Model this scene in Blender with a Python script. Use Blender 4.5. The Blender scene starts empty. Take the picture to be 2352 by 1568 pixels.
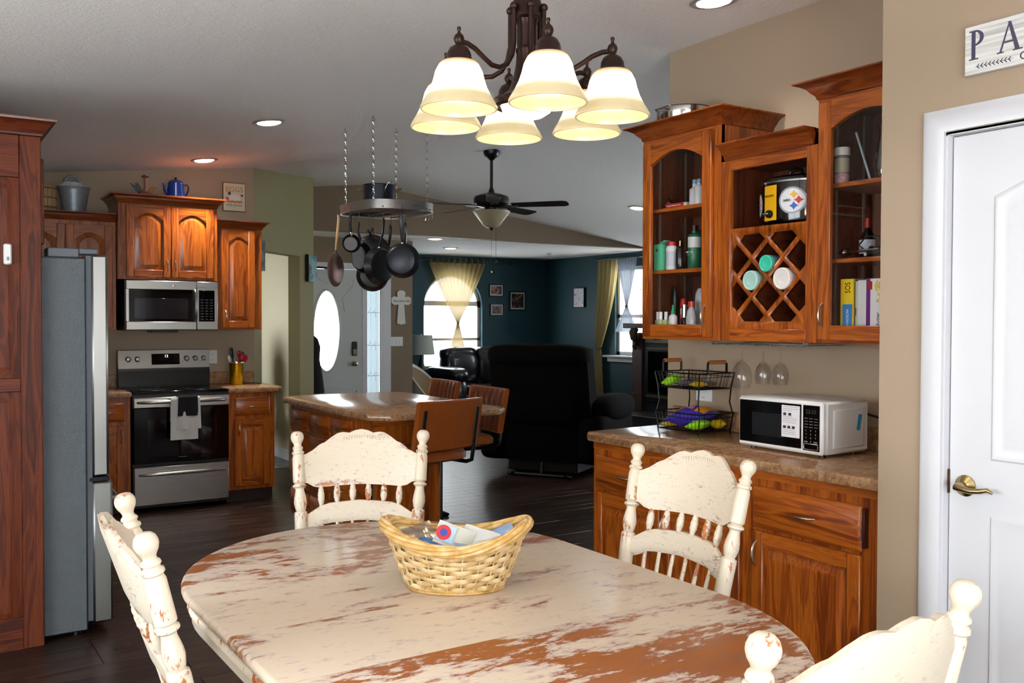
import bpy, bmesh, math, random
from mathutils import Vector, Matrix

random.seed(7)
scene = bpy.context.scene
COL = scene.collection
PI = math.pi
R = math.radians

# ------------------------------------------------------------------ camera, world, exposure
YAW, PITCH, ROLL = R(33.1), R(-1.246), R(0.14)
F_PX, CAM_H = 2148.0, 1.45
cam_data = bpy.data.cameras.new('camera')
cam_data.sensor_fit = 'HORIZONTAL'
cam_data.sensor_width = 36.0
cam_data.lens = 36.0 * F_PX / 2352.0
cam_data.clip_start = 0.02
cam = bpy.data.objects.new('camera', cam_data)
COL.objects.link(cam)
_f = Vector((math.sin(YAW) * math.cos(PITCH), math.cos(YAW) * math.cos(PITCH), math.sin(PITCH)))
_r = Vector((math.cos(YAW), -math.sin(YAW), 0))
_u = _r.cross(_f)
_r2 = _r * math.cos(ROLL) + _u * math.sin(ROLL)
_u2 = _r2.cross(_f)
_m = Matrix((_r2, _u2, -_f)).transposed().to_4x4()
_m.translation = Vector((0, 0, CAM_H))
cam.matrix_world = _m
scene.camera = cam

scene.view_settings.view_transform = 'Standard'
scene.view_settings.look = 'None'
scene.view_settings.gamma = 1.0
scene.view_settings.use_curve_mapping = False
scene.view_settings.exposure = -0.32
scene.cycles.use_denoising = True
scene.cycles.sample_clamp_indirect = 6.0
scene.cycles.caustics_reflective = False
scene.cycles.caustics_refractive = False
scene.cycles.max_bounces = 8
scene.cycles.transparent_max_bounces = 24

world = bpy.data.worlds.new('daylight')
scene.world = world
world.use_nodes = True
_bg = world.node_tree.nodes['Background']
_bg.inputs['Color'].default_value = (0.88, 0.95, 1.0, 1)
_bg.inputs['Strength'].default_value = 16.0

def lamp(name, kind, loc, power, color=(1, 1, 1), size=0.05, rot=None, parent=None, spot=None, blend=0.5):
    l = bpy.data.lights.new(name, kind)
    l.energy = power
    l.color = color
    if kind == 'AREA':
        l.size = size
    else:
        l.shadow_soft_size = size
    if spot:
        l.spot_size = spot
        l.spot_blend = blend
    o = bpy.data.objects.new(name, l)
    COL.objects.link(o)
    if parent:
        o.parent = parent
    o.location = loc
    if rot:
        o.rotation_euler = rot
    return o

# the flash on top of the camera that took the picture
FLASH = 60.0
flash_loc = Vector((0, 0, CAM_H)) + _u2 * 0.13 - _f * 0.01
lamp('camera_flash', 'POINT', flash_loc, FLASH, (1.0, 0.95, 0.9), 0.022)

# ------------------------------------------------------------------ mesh helpers
class MB:
    def __init__(s):
        s.v = []; s.f = []; s.M = None; s.g = []
    def add(s, vs, fs):
        b = len(s.v); s.g.append((b, len(s.f)))
        if s.M is not None:
            vs = [tuple(s.M @ Vector(p)) for p in vs]
        s.v += [tuple(p) for p in vs]
        s.f += [tuple(i + b for i in f) for f in fs]
        return s
    def box(s, x0, x1, y0, y1, z0, z1, b=0.0):
        x0, x1 = min(x0, x1), max(x0, x1); y0, y1 = min(y0, y1), max(y0, y1); z0, z1 = min(z0, z1), max(z0, z1)
        if b <= 0:
            vs = [(x, y, z) for x in (x0, x1) for y in (y0, y1) for z in (z0, z1)]
            return s.add(vs, [(0, 1, 3, 2), (4, 6, 7, 5), (0, 4, 5, 1), (2, 3, 7, 6), (0, 2, 6, 4), (1, 5, 7, 3)])
        b = min(b, (x1 - x0) * .45, (y1 - y0) * .45, (z1 - z0) * .45)
        vs = []; ix = {}
        for i in (0, 1):
            for j in (0, 1):
                for k in (0, 1):
                    X = (x0, x1)[i]; Y = (y0, y1)[j]; Z = (z0, z1)[k]
                    dx = b if i == 0 else -b; dy = b if j == 0 else -b; dz = b if k == 0 else -b
                    for a, p in enumerate(((X, Y + dy, Z + dz), (X + dx, Y, Z + dz), (X + dx, Y + dy, Z))):
                        ix[i, j, k, a] = len(vs); vs.append(p)
        fs = []
        for i in (0, 1):
            fs.append((ix[i, 0, 0, 0], ix[i, 1, 0, 0], ix[i, 1, 1, 0], ix[i, 0, 1, 0]))
            fs.append((ix[0, i, 0, 1], ix[1, i, 0, 1], ix[1, i, 1, 1], ix[0, i, 1, 1]))
            fs.append((ix[0, 0, i, 2], ix[1, 0, i, 2], ix[1, 1, i, 2], ix[0, 1, i, 2]))
            for j in (0, 1):
                fs.append((ix[i, j, 0, 0], ix[i, j, 1, 0], ix[i, j, 1, 1], ix[i, j, 0, 1]))
                fs.append((ix[i, 0, j, 0], ix[i, 1, j, 0], ix[i, 1, j, 2], ix[i, 0, j, 2]))
                fs.append((ix[0, i, j, 1], ix[1, i, j, 1], ix[1, i, j, 2], ix[0, i, j, 2]))
                for k in (0, 1):
                    fs.append((ix[i, j, k, 0], ix[i, j, k, 1], ix[i, j, k, 2]))
        return s.add(vs, fs)
    def rings(s, rings, cap0=True, cap1=True, closed=True):
        n = len(rings[0]); vs = [p for r in rings for p in r]; fs = []
        for a in range(len(rings) - 1):
            for i in range(n if closed else n - 1):
                j = (i + 1) % n
                fs.append((a * n + i, a * n + j, (a + 1) * n + j, (a + 1) * n + i))
        if cap0: fs.append(tuple(range(n))[::-1])
        if cap1: fs.append(tuple((len(rings) - 1) * n + i for i in range(n)))
        return s.add(vs, fs)
    def lathe(s, prof, n=24, c=(0, 0, 0), cap0=True, cap1=True, sx=1.0, sy=1.0):
        rr = []
        for r, z in prof:
            r = max(r, 0.0002)
            rr.append([(c[0] + r * sx * math.cos(2 * PI * i / n), c[1] + r * sy * math.sin(2 * PI * i / n), c[2] + z) for i in range(n)])
        return s.rings(rr, cap0, cap1)
    def tube(s, pts, r, n=8, closed=False, flat=1.0):
        pts = [Vector(p) for p in pts]; m = len(pts)
        rs = r if isinstance(r, (list, tuple)) else [r] * m
        tang = []
        for i in range(m):
            a = pts[(i - 1) % m] if (closed or i > 0) else pts[i]
            b = pts[(i + 1) % m] if (closed or i < m - 1) else pts[i]
            d = b - a
            tang.append(d.normalized() if d.length > 1e-9 else Vector((0, 0, 1)))
        up = Vector((0, 0, 1))
        if abs(tang[0].dot(up)) > 0.9: up = Vector((1, 0, 0))
        nrm = (up - tang[0] * up.dot(tang[0])).normalized()
        rr = []
        for i in range(m):
            nrm = nrm - tang[i] * nrm.dot(tang[i])
            nrm = nrm.normalized() if nrm.length > 1e-6 else Vector((0, 1, 0))
            bi = tang[i].cross(nrm)
            rr.append([tuple(pts[i] + (nrm * math.cos(2 * PI * k / n) + bi * math.sin(2 * PI * k / n) * flat) * rs[i]) for k in range(n)])
        if closed:
            rr.append(rr[0])
            return s.rings(rr, False, False)
        return s.rings(rr)
    def prism(s, poly, a, b, plane='xz'):
        # polygon in a plane, extruded from a to b along the remaining axis
        def P(u, v, w):
            return {'xz': (u, w, v), 'xy': (u, v, w), 'yz': (w, u, v)}[plane]
        return s.rings([[P(u, v, a) for u, v in poly], [P(u, v, b) for u, v in poly]])
    def ball(s, c, r, n=16, m=10, sx=1, sy=1, sz=1):
        prof = [(math.sin(PI * i / m), -math.cos(PI * i / m)) for i in range(m + 1)]
        rr = [[(c[0] + r * sx * max(q, .001) * math.cos(2 * PI * k / n), c[1] + r * sy * max(q, .001) * math.sin(2 * PI * k / n), c[2] + r * sz * z) for k in range(n)] for q, z in prof]
        return s.rings(rr)
    def grid(s, fn, nu, nv, thick=0.0, wrap=False):
        vs = [fn(i / nu, j / nv) for j in range(nv + 1) for i in range(nu + 1)]
        fs = [(j * (nu + 1) + i, j * (nu + 1) + i + 1, (j + 1) * (nu + 1) + i + 1, (j + 1) * (nu + 1) + i) for j in range(nv) for i in range(nu)]
        if thick:
            vv = [Vector(p) for p in vs]; nn = [Vector() for _ in vv]
            for f in fs:
                q = (vv[f[2]] - vv[f[0]]).cross(vv[f[3]] - vv[f[1]])
                for i in f: nn[i] += q
            N = len(vs)
            vs2 = [tuple(p - (n.normalized() * thick if n.length else Vector())) for p, n in zip(vv, nn)]
            fs2 = [tuple(N + i for i in f[::-1]) for f in fs]
            edge = []
            W = nu + 1
            for i in range(nu):
                edge.append((i + 1, i, N + i, N + i + 1)); q = nv * W
                edge.append((q + i, q + i + 1, N + q + i + 1, N + q + i))
            for j in range(nv):
                edge.append((j * W, (j + 1) * W, N + (j + 1) * W, N + j * W))
                edge.append(((j + 1) * W + nu, j * W + nu, N + j * W + nu, N + (j + 1) * W + nu))
            return s.add(list(vs) + vs2, fs + fs2 + edge)
        return s.add(vs, fs)
    def mesh(s, name, recalc=True, ang=38):
        me = bpy.data.meshes.new(name)
        me.from_pydata(s.v, [], s.f)
        if recalc:
            bm = bmesh.new(); bm.from_mesh(me)
            bmesh.ops.recalc_face_normals(bm, faces=bm.faces)
            bm.to_mesh(me); bm.free()
        me.polygons.foreach_set('use_smooth', [True] * len(me.polygons))
        me.set_sharp_from_angle(angle=R(ang))
        me.update()
        return me
    def each(s, name, mat, parent=None):
        # every shape added becomes an object of its own
        ends = s.g[1:] + [(len(s.v), len(s.f))]
        out = []
        for (v0, f0), (v1, f1) in zip(s.g, ends):
            q = MB(); q.add(s.v[v0:v1], [tuple(i - v0 for i in f) for f in s.f[f0:f1]])
            out.append(q.obj(name, mat, parent))
        return out
    def obj(s, name, mat, parent=None, loc=None, rz=None, recalc=True, ang=38):
        return link_mesh(s.mesh(name, recalc, ang), name, mat, parent, loc, rz)

def link_mesh(me, name, mat, parent=None, loc=None, rz=None):
    o = bpy.data.objects.new(name, me)
    COL.objects.link(o)
    if mat and not me.materials: me.materials.append(mat)
    if parent: o.parent = parent
    if loc: o.location = loc
    if rz is not None: o.rotation_euler = (0, 0, rz)
    return o

def tag(o, label, cat, group=None):
    o['label'] = label; o['category'] = cat
    if group: o['group'] = group
    return o

def thing(name, label, cat, loc=(0, 0, 0), rz=0.0, group=None):
    o = bpy.data.objects.new(name, None); COL.objects.link(o)
    o.empty_display_size = .05
    o.location = loc; o.rotation_euler = (0, 0, rz)
    return tag(o, label, cat, group)

def struct(name, mb, mat, parent=None, loc=None, rz=None):
    o = mb.obj(name, mat, parent, loc, rz)
    if parent is None: o['kind'] = 'structure'
    return o

def copy_tree(o, parent=None):
    c = o.copy(); COL.objects.link(c)
    if parent: c.parent = parent
    for ch in list(o.children): copy_tree(ch, c)
    return c

def axis_m(p, d):
    d = Vector(d).normalized()
    q = Vector((0, 0, 1)).rotation_difference(d)
    return Matrix.Translation(Vector(p)) @ q.to_matrix().to_4x4()

def text(body, size, mat, parent, loc, w=None, rot=(R(90), 0, 0), name='lettering', depth=0.0006, align='CENTER', shear=0):
    cu = bpy.data.curves.new('t', 'FONT')
    cu.body = body; cu.size = size; cu.extrude = depth; cu.align_x = align; cu.align_y = 'CENTER'; cu.shear = shear
    cu.resolution_u = 3
    t = bpy.data.objects.new('t', cu); COL.objects.link(t)
    dg = bpy.context.evaluated_depsgraph_get()
    me = bpy.data.meshes.new_from_object(t.evaluated_get(dg))
    bpy.data.objects.remove(t); bpy.data.curves.remove(cu)
    if w:
        xs = [v.co.x for v in me.vertices]
        k = w / max(1e-6, max(xs) - min(xs))
        for v in me.vertices: v.co.x *= k
    me.materials.clear()
    o = link_mesh(me, name, mat, parent)
    o.location = loc; o.rotation_euler = rot
    return o

# ------------------------------------------------------------------ materials
def lin(h):
    h = h.lstrip('#')
    o = []
    for i in (0, 2, 4):
        c = int(h[i:i + 2], 16) / 255
        o.append(c / 12.92 if c <= .04045 else ((c + .055) / 1.055) ** 2.4)
    return (*o, 1)

class NT:
    def __init__(s, name):
        s.m = bpy.data.materials.new(name); s.m.use_nodes = True
        s.t = s.m.node_tree; s.b = s.t.nodes['Principled BSDF']; s.out = s.t.nodes['Material Output']
    def n(s, kind, **kw):
        x = s.t.nodes.new(kind)
        for k, v in kw.items():
            if k.startswith('i_'):
                key = k[2:]
                x.inputs[int(key) if key.isdigit() else key].default_value = v
            else: setattr(x, k, v)
        return x
    def l(s, a, b): s.t.links.new(a, b)
    def coords(s, scale=(1, 1, 1), rnd=True):
        tc = s.n('ShaderNodeTexCoord'); mp = s.n('ShaderNodeMapping')
        mp.inputs['Scale'].default_value = scale
        if rnd:
            oi = s.n('ShaderNodeObjectInfo'); va = s.n('ShaderNodeVectorMath', operation='MULTIPLY_ADD')
            va.inputs[1].default_value = (13.7, 7.9, 5.3)
            s.l(oi.outputs['Random'], va.inputs[0]); s.l(tc.outputs['Object'], va.inputs[2])
            s.l(va.outputs[0], mp.inputs[0])
        else: s.l(tc.outputs['Object'], mp.inputs[0])
        return mp.outputs[0]
    def noise(s, vec, scale=1, detail=4, rough=.55, dist=0):
        x = s.n('ShaderNodeTexNoise'); x.inputs['Scale'].default_value = scale; x.inputs['Detail'].default_value = detail
        x.inputs['Roughness'].default_value = rough; x.inputs['Distortion'].default_value = dist
        s.l(vec, x.inputs['Vector']); return x.outputs['Fac']
    def ramp(s, fac, stops):
        x = s.n('ShaderNodeValToRGB'); e = x.color_ramp.elements
        while len(e) < len(stops): e.new(0.5)
        for q, (p, c) in zip(e, stops):
            q.position = p; q.color = lin(c) if isinstance(c, str) else (c, c, c, 1)
        s.l(fac, x.inputs[0]); return x.outputs[0]
    def mix(s, fac, a, b, mode='MIX'):
        x = s.n('ShaderNodeMix', data_type='RGBA', blend_type=mode)
        for val, sock in ((fac, 0), (a, 6), (b, 7)):
            if isinstance(val, (int, float)): x.inputs[sock].default_value = val
            elif isinstance(val, str): x.inputs[sock].default_value = lin(val)
            else: s.l(val, x.inputs[sock])
        return x.outputs[2]
    def math(s, op, a, b=0.0):
        x = s.n('ShaderNodeMath', operation=op)
        for val, i in ((a, 0), (b, 1)):
            if isinstance(val, (int, float)): x.inputs[i].default_value = val
            else: s.l(val, x.inputs[i])
        return x.outputs[0]
    def bump(s, h, strength=.3, dist=.01):
        x = s.n('ShaderNodeBump'); x.inputs['Strength'].default_value = strength; x.inputs['Distance'].default_value = dist
        s.l(h, x.inputs['Height']); s.l(x.outputs[0], s.b.inputs['Normal'])
    def set(s, **kw):
        for k, v in kw.items():
            k = k.replace('_', ' ')
            if isinstance(v, str): v = lin(v)
            if hasattr(v, 'is_linked') or hasattr(v, 'links'): s.l(v, s.b.inputs[k])
            else: s.b.inputs[k].default_value = v
        return s

MATS = {}
def plain(name, col, rough=.5, metal=0.0, coat=0.0, var=0.06, scale=8.0, spec=.5, bump=0.0, **kw):
    if name in MATS: return MATS[name]
    q = NT(name)
    nz = q.noise(q.coords((scale, scale, scale)), 1, 3)
    c = q.mix(nz, col, col, 'MIX')
    hsv = q.n('ShaderNodeHueSaturation'); hsv.inputs['Color'].default_value = lin(col)
    q.l(q.math('MULTIPLY_ADD', nz, 2 * var), hsv.inputs['Value'])
    hsv.inputs['Value'].links[0].from_node.inputs[2].default_value = 1 - var
    q.set(Base_Color=hsv.outputs[0], Roughness=rough, Metallic=metal, Coat_Weight=coat, Specular_IOR_Level=spec, **kw)
    if bump: q.bump(nz, bump, .004)
    MATS[name] = q.m
    return q.m

def oak(name, axis='z', light='#B6601A', mid='#883C0C', dark='#4E1C06', rough=.32, big=1.0, coat=.22):
    q = NT(name)
    st = {'x': (1.1, 12, 12), 'y': (12, 1.1, 12), 'z': (12, 12, 1.1)}[axis]
    st2 = {'x': (9, 260, 260), 'y': (260, 9, 260), 'z': (260, 260, 9)}[axis]
    v = q.coords(tuple(a * big for a in st))
    n1 = q.noise(v, 1.0, 3, .5, 1.2)
    sw = q.math('SINE', q.math('MULTIPLY', n1, 46.0))
    fig = q.math('MULTIPLY_ADD', sw, .12); fig.node.inputs[2].default_value = .5
    comb = q.math('ADD', q.math('MULTIPLY', fig, .5), q.math('MULTIPLY', n1, .5))
    base = q.ramp(comb, [(.30, dark), (.43, mid), (.56, light), (.75, mid)])
    pores = q.noise(q.coords(st2), 1, 2, .5)
    pm = q.ramp(pores, [(.38, 0.35), (.52, 1.0)])
    col = q.mix(.38, base, pm, 'MULTIPLY')
    q.set(Base_Color=col, Roughness=rough, Coat_Weight=coat, Coat_Roughness=.2, Specular_IOR_Level=.5 if coat else .25)
    q.bump(pores, .12, .002)
    return q.m

def distressed(name, axis, amount, cream='#E9DAC0', wear='#8A4A20', dusk='#9A7F86', rough=.42, s=1.0, glaze=.4, wear2=None, ridge=0.0):
    # painted wood rubbed through along the grain
    q = NT(name)
    st = {'x': (4.6, 12, 12), 'y': (12, 4.6, 12), 'z': (14, 14, 4.2)}[axis]
    big = q.noise(q.coords((3.4 * s, 3.4 * s, 3.4 * s)), 1.0, 3, .5, .4)
    n1 = q.noise(q.coords(tuple(a * s for a in st)), 1.0, 8, .68, .3)
    n2 = q.noise(q.coords(tuple(a * s * 5 for a in st)), 1.0, 5, .7, .2)
    m = q.math('ADD', q.math('ADD', q.math('MULTIPLY', n1, .46), q.math('MULTIPLY', n2, .24)), q.math('MULTIPLY', big, .30))
    if ridge:
        ge = q.n('ShaderNodeNewGeometry')
        rg = q.ramp(ge.outputs['Pointiness'], [(.515, 0.0), (.57, 1.0)])
        m = q.math('ADD', m, q.math('MULTIPLY', rg, ridge))
    wm = q.ramp(m, [(amount, 0.0), (amount + .022, 1.0)])
    edge = q.ramp(m, [(amount - .035, 0.0), (amount, glaze)])
    dm = q.ramp(n2, [(.57, 0.0), (.68, glaze)])
    brown = q.mix(q.ramp(n1, [(.42, 0.0), (.62, 1.0)]), wear, wear2 or '#B06A32')
    c = q.mix(dm, cream, dusk)
    c = q.mix(edge, c, dusk)
    c = q.mix(wm, c, brown)
    q.set(Base_Color=c, Roughness=rough)
    q.bump(wm, -.25, .0015)
    return q.m

def emit(name, col, strength):
    q = NT(name)
    q.set(Base_Color=col, Emission_Color=col, Emission_Strength=strength, Roughness=.5)
    return q.m

def clear_glass(name, tint='#FFFFFF', refl=.09, rough=.02):
    q = NT(name)
    tr = q.n('ShaderNodeBsdfTransparent'); tr.inputs[0].default_value = lin(tint)
    gl = q.n('ShaderNodeBsdfGlossy'); gl.inputs['Roughness'].default_value = rough
    fr = q.n('ShaderNodeFresnel'); fr.inputs['IOR'].default_value = 1.45
    mx = q.n('ShaderNodeMixShader')
    ge = q.n('ShaderNodeNewGeometry')
    front = q.math('SUBTRACT', 1.0, ge.outputs['Backfacing'])
    q.l(q.math('MULTIPLY', front, q.math('MINIMUM', q.math('ADD', q.math('MULTIPLY', fr.outputs[0], .9), refl * .3), 1.0)), mx.inputs[0])
    q.l(tr.outputs[0], mx.inputs[1]); q.l(gl.outputs[0], mx.inputs[2])
    q.l(mx.outputs[0], q.out.inputs['Surface'])
    return q.m

OAKV = oak('oak_upright', 'z')
OAKH = oak('oak_level', 'x')
OAKY = oak('oak_depth', 'y')
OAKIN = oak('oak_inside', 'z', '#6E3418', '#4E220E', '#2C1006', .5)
CROWN = oak('oak_crown', 'x', '#94481A', '#743210', '#481A08', .3)
NICKEL = plain('satin_nickel', '#C9C4BA', .28, 1.0)
CHROME = plain('bright_chrome', '#DADADA', .12, 1.0)
BLACK = plain('black_plastic', '#0B0B0C', .35)
BLACKGLASS = plain('black_glass', '#040405', .08, spec=.3)
WHITE = plain('white_paint', '#DCDCE0', .4, var=.02)
WHITEPL = plain('white_plastic', '#E9E8E6', .35, var=.02)
BLACKMETAL = plain('black_metal', '#101011', .35, .6)
GLASS = clear_glass('window_glass')
CABGLASS = clear_glass('cabinet_glass', refl=.12)
STEMGLASS = clear_glass('thin_glass', '#FAFAFA', .06)

def wall_mat(name, col, bump=.12):
    q = NT(name)
    v = q.coords((1, 1, 1), False)
    n1 = q.noise(v, 1.2, 3); n2 = q.noise(v, 160, 4, .6)
    hsv = q.n('ShaderNodeHueSaturation'); hsv.inputs['Color'].default_value = lin(col)
    q.l(q.math('MULTIPLY_ADD', n1, .08), hsv.inputs['Value']); hsv.inputs['Value'].links[0].from_node.inputs[2].default_value = .96
    q.set(Base_Color=hsv.outputs[0], Roughness=.6)
    q.bump(n2, bump, .004)
    return q.m

TAN = wall_mat('tan_wall_paint', '#A48F78')
TAUPE = wall_mat('brown_wall_paint', '#7E6A52')
OLIVE_LIT = wall_mat('olive_lit_tan_paint', '#8A8054')  # tan walls with the olive cast of their light put into the colour
TEAL = wall_mat('teal_wall_paint', '#19404A')
HALLW = wall_mat('hall_wall_paint', '#D2C8AA')

def ceiling_mat():
    q = NT('textured_ceiling')
    v = q.coords((1, 1, 1), False)
    n1 = q.noise(v, 38, 6, .65, .6)
    n2 = q.noise(v, 120, 3, .6)
    h = q.math('ADD', q.math('MULTIPLY', n1, .7), q.math('MULTIPLY', n2, .3))
    q.set(Base_Color='#F6F3EF', Roughness=.75)
    q.bump(h, .55, .012)
    return q.m
CEIL = ceiling_mat()

def stainless(name, col='#B9B7B2', axis='x', rough=.28):
    q = NT(name)
    st = {'x': (4, 300, 300), 'z': (300, 300, 4)}[axis]
    n1 = q.noise(q.coords(st), 1, 2)
    hsv = q.n('ShaderNodeHueSaturation'); hsv.inputs['Color'].default_value = lin(col)
    q.l(q.math('MULTIPLY_ADD', n1, .16), hsv.inputs['Value']); hsv.inputs['Value'].links[0].from_node.inputs[2].default_value = .92
    rg = q.math('MULTIPLY_ADD', n1, .15); rg.node.inputs[2].default_value = rough - .05
    q.set(Base_Color=hsv.outputs[0], Metallic=1.0, Roughness=rg, Anisotropic=.5)
    return q.m
STEEL = stainless('brushed_steel')
STEELV = stainless('brushed_steel_upright', '#8E8C88', axis='z', rough=.36)

def speckled(name, a, b, c, d, rough=.22, s=1.0):
    q = NT(name)
    v = q.coords((1, 1, 1), False)
    n1 = q.noise(v, 26 * s, 7, .7, .8); n2 = q.noise(v, 120 * s, 4, .7)
    col = q.ramp(n1, [(.30, a), (.44, b), (.56, c), (.70, d)])
    m = q.ramp(n2, [(.40, .55), (.56, 1.0)])
    col = q.mix(.6, col, m, 'MULTIPLY')
    q.set(Base_Color=col, Roughness=rough, Coat_Weight=.25, Coat_Roughness=.12)
    return q.m
LAMINATE = speckled('brown_laminate', '#7A5238', '#98704E', '#AE8562', '#C4A07E')

def plank_mat():
    q = NT('dark_plank_wood')
    n1 = q.noise(q.coords((2.0, 26, 26)), 1, 6, .62, .8)
    n2 = q.noise(q.coords((10, 220, 220)), 1, 2)
    oi = q.n('ShaderNodeObjectInfo')
    base = q.ramp(n1, [(.25, '#16100D'), (.48, '#2A1D17'), (.62, '#3C2A22'), (.8, '#20150F')])
    hsv = q.n('ShaderNodeHueSaturation')
    q.l(base, hsv.inputs['Color'])
    q.l(q.math('MULTIPLY_ADD', oi.outputs['Random'], .6), hsv.inputs['Value']); hsv.inputs['Value'].links[0].from_node.inputs[2].default_value = .7
    q.set(Base_Color=hsv.outputs[0], Roughness=.34, Coat_Weight=.05, Coat_Roughness=.25, Specular_IOR_Level=.3)
    q.bump(n2, .15, .002)
    return q.m
PLANK = plank_mat()
TILE = speckled('slate_tile', '#3A3F42', '#4C5256', '#5A6064', '#6A6E70', .35, .3)
LEATHER = plain('dark_leather', '#16131A', .28, 0, .3, .3, 30, bump=.3)
VELOUR = plain('dark_brown_fabric', '#0B0807', .9, 0, 0, .2, 60, spec=.08, bump=.3)
BRONZE = plain('oil_rubbed_bronze', '#2E1C16', .38, .75, 0, .25, 20)
# ------------------------------------------------------------------ room shell
RX, RZ, SL, SR = 4.44, 2.98, .112, .130          # ridge of the vaulted ceiling
def ceil_z(x): return RZ - SL * (RX - x) if x < RX else RZ - SR * (x - RX)

m = MB().box(-2.0, 9.0, -2.0, 12.7, -.12, -.0125)
floor = struct('floor', m, plain('subfloor', '#120C0A', .8))
random.seed(11)
PW = .127
plank_mesh = {}
def plank_me(L):
    k = round(L, 3)
    if k not in plank_mesh:
        plank_mesh[k] = MB().box(0, L - .0016, 0, PW - .0016, -.0125, 0, .0012).mesh('plank')
        plank_mesh[k].materials.append(PLANK)
    return plank_mesh[k]
far = MB()
n_pl = 0
for row in range(0, 118):
    y = -2.0 + row * PW
    if y + PW > 12.43: break
    x = -2.0 - random.choice((0, .3, .6, .9))
    while x < 8.9:
        L = random.choice((.9, 1.2, 1.2, 1.5))
        x0, x1 = max(x, -1.9), min(x + L, 8.75)
        if x1 - x0 > .05:
            near = 2.3 < y < 7.9 and x0 < 4.6 and x1 > .2
            if near and x0 == x and x1 == x + L and n_pl < 299:
                o = link_mesh(plank_me(L), 'plank', PLANK, floor, (x, y, 0)); n_pl += 1
            else:
                far.box(x0, x1 - .0016, y, y + PW - .0016, -.0125, 0)
        x += L
o = far.obj('planks', PLANK, floor); o['kind'] = 'stuff'

# hall floor laid with grey tile
for i in range(3):
    for j in range(4):
        MB().box(2.30 + i * .40, 2.696 + i * .40, 8.9 + j * .40, 9.296 + j * .40, -.004, .006, .003).obj('floor_tile', TILE, floor)

# ceiling: two slopes meeting on the ridge, and the flat ceiling of the living end
m = MB()
yA, yB = -2.0, 9.70
m.rings([[(-2.0, y, ceil_z(-2.0)), (RX, y, RZ), (8.87, y, ceil_z(8.87)), (8.87, y, ceil_z(8.87) + .15), (RX, y, RZ + .15), (-2.0, y, ceil_z(-2.0) + .15)] for y in (yA, yB)])
struct('ceiling', m, CEIL)
struct('ceiling_living', MB().box(3.5, 8.87, 9.82, 12.55, 2.44, 2.55), CEIL)
struct('ceiling_hall', MB().prism([(1.4, 8.15), (2.60, 8.15), (3.38, 8.94), (3.38, 12.1), (1.4, 12.1)], 2.42, 2.5, 'xy'), CEIL)

def top_wall(x0, x1, y0, y1, z0=0.0):
    n = [x0] + ([RX] if x0 < RX < x1 else []) + [x1]
    poly = [(x0, z0), (x1, z0)] + [(x, ceil_z(x) + .05) for x in n[::-1]]
    return MB().prism(poly, y0, y1, 'xz')
struct('wall_kitchen', top_wall(-.3, 2.56, 8.03, 8.15), TAN)
m = top_wall(3.44, 8.87, 9.70, 9.82, 2.44)
struct('wall_gable', m, TAUPE)
# angled wall with the hall opening: header, left jamb, right column
def angled(a0, a1, z0, z1, t=.12):
    s = .70711
    P = lambda a, d, z: (2.56 + s * a - s * d * -1 * -1, 8.03 + s * a + s * d, z)
    vs = [(2.56 + s * a - s * d, 8.03 + s * a + s * d, z) for z in (0, 1) for a, d in ((a0, 0), (a1, 0), (a1, t), (a0, t))]
    out = []
    for i, (x, y, z) in enumerate(vs):
        zz = z0 if z == 0 else (ceil_z(x) + .05 if z1 is None else z1)
        out.append((x, y, zz))
    return out
m = MB()
for a0, a1, z0, z1 in ((0, .14, 0, 2.07), (.93, 1.25, 0, 2.07), (0, 1.25, 2.07, None)):
    m.add(angled(a0, a1, z0, z1), [(0, 3, 2, 1), (4, 5, 6, 7), (0, 1, 5, 4), (1, 2, 6, 5), (2, 3, 7, 6), (3, 0, 4, 7)])
struct('wall_angled', m, OLIVE_LIT)
struct('wall_column', MB().box(3.38, 3.435, 8.97, 9.82, 0, 2.9), OLIVE_LIT)
m = MB().box(3.34, 3.38, 8.96, 12.1, 0, 2.6)
struct('wall_hall_right', m, HALLW)
m = MB().box(1.4, 3.5, 11.6, 11.72, 0, 2.6)
struct('wall_hall_end', m, HALLW)
m = MB()
m.box(1.3, 1.42, 8.15, 9.4, 0, 2.6); m.box(1.3, 1.42, 10.5, 12.1, 0, 2.6); m.box(1.3, 1.42, 9.4, 10.5, 0, .9); m.box(1.3, 1.42, 9.4, 10.5, 2.1, 2.6)
struct('wall_hall_left', m, HALLW)
struct('baseboard_hall', MB().box(3.322, 3.34, 8.96, 11.6, 0, .11, .004), WHITE)

# entry wall
m = MB().box(3.5, 3.68, 10.47, 10.59, 0, 2.45).box(3.68, 5.03, 10.47, 10.59, 2.13, 2.45).box(5.03, 5.34, 10.47, 10.59, 0, 2.45)
struct('wall_entry', m, TAUPE)
struct('wall_entry_side', MB().box(5.22, 5.34, 10.59, 12.43, 0, 2.45), TEAL)
# living room far wall with an arched window opening
WX0, WX1, WZ0, WZS = 6.52, 7.55, .72, 1.66
wr, wc = (WX1 - WX0) / 2, (WX0 + WX1) / 2
m = MB().box(5.34, WX0, 12.43, 12.58, 0, 2.45).box(WX1, 8.87, 12.43, 12.58, 0, 2.45).box(WX0, WX1, 12.43, 12.58, 0, WZ0)
arc = [(wc + wr * math.cos(PI * i / 24), WZS + wr * math.sin(PI * i / 24)) for i in range(25)]
m.prism([(WX0, 2.45), (WX1, 2.45)] + arc, 12.43, 12.58, 'xz')
struct('wall_living_far', m, TEAL)
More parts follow.
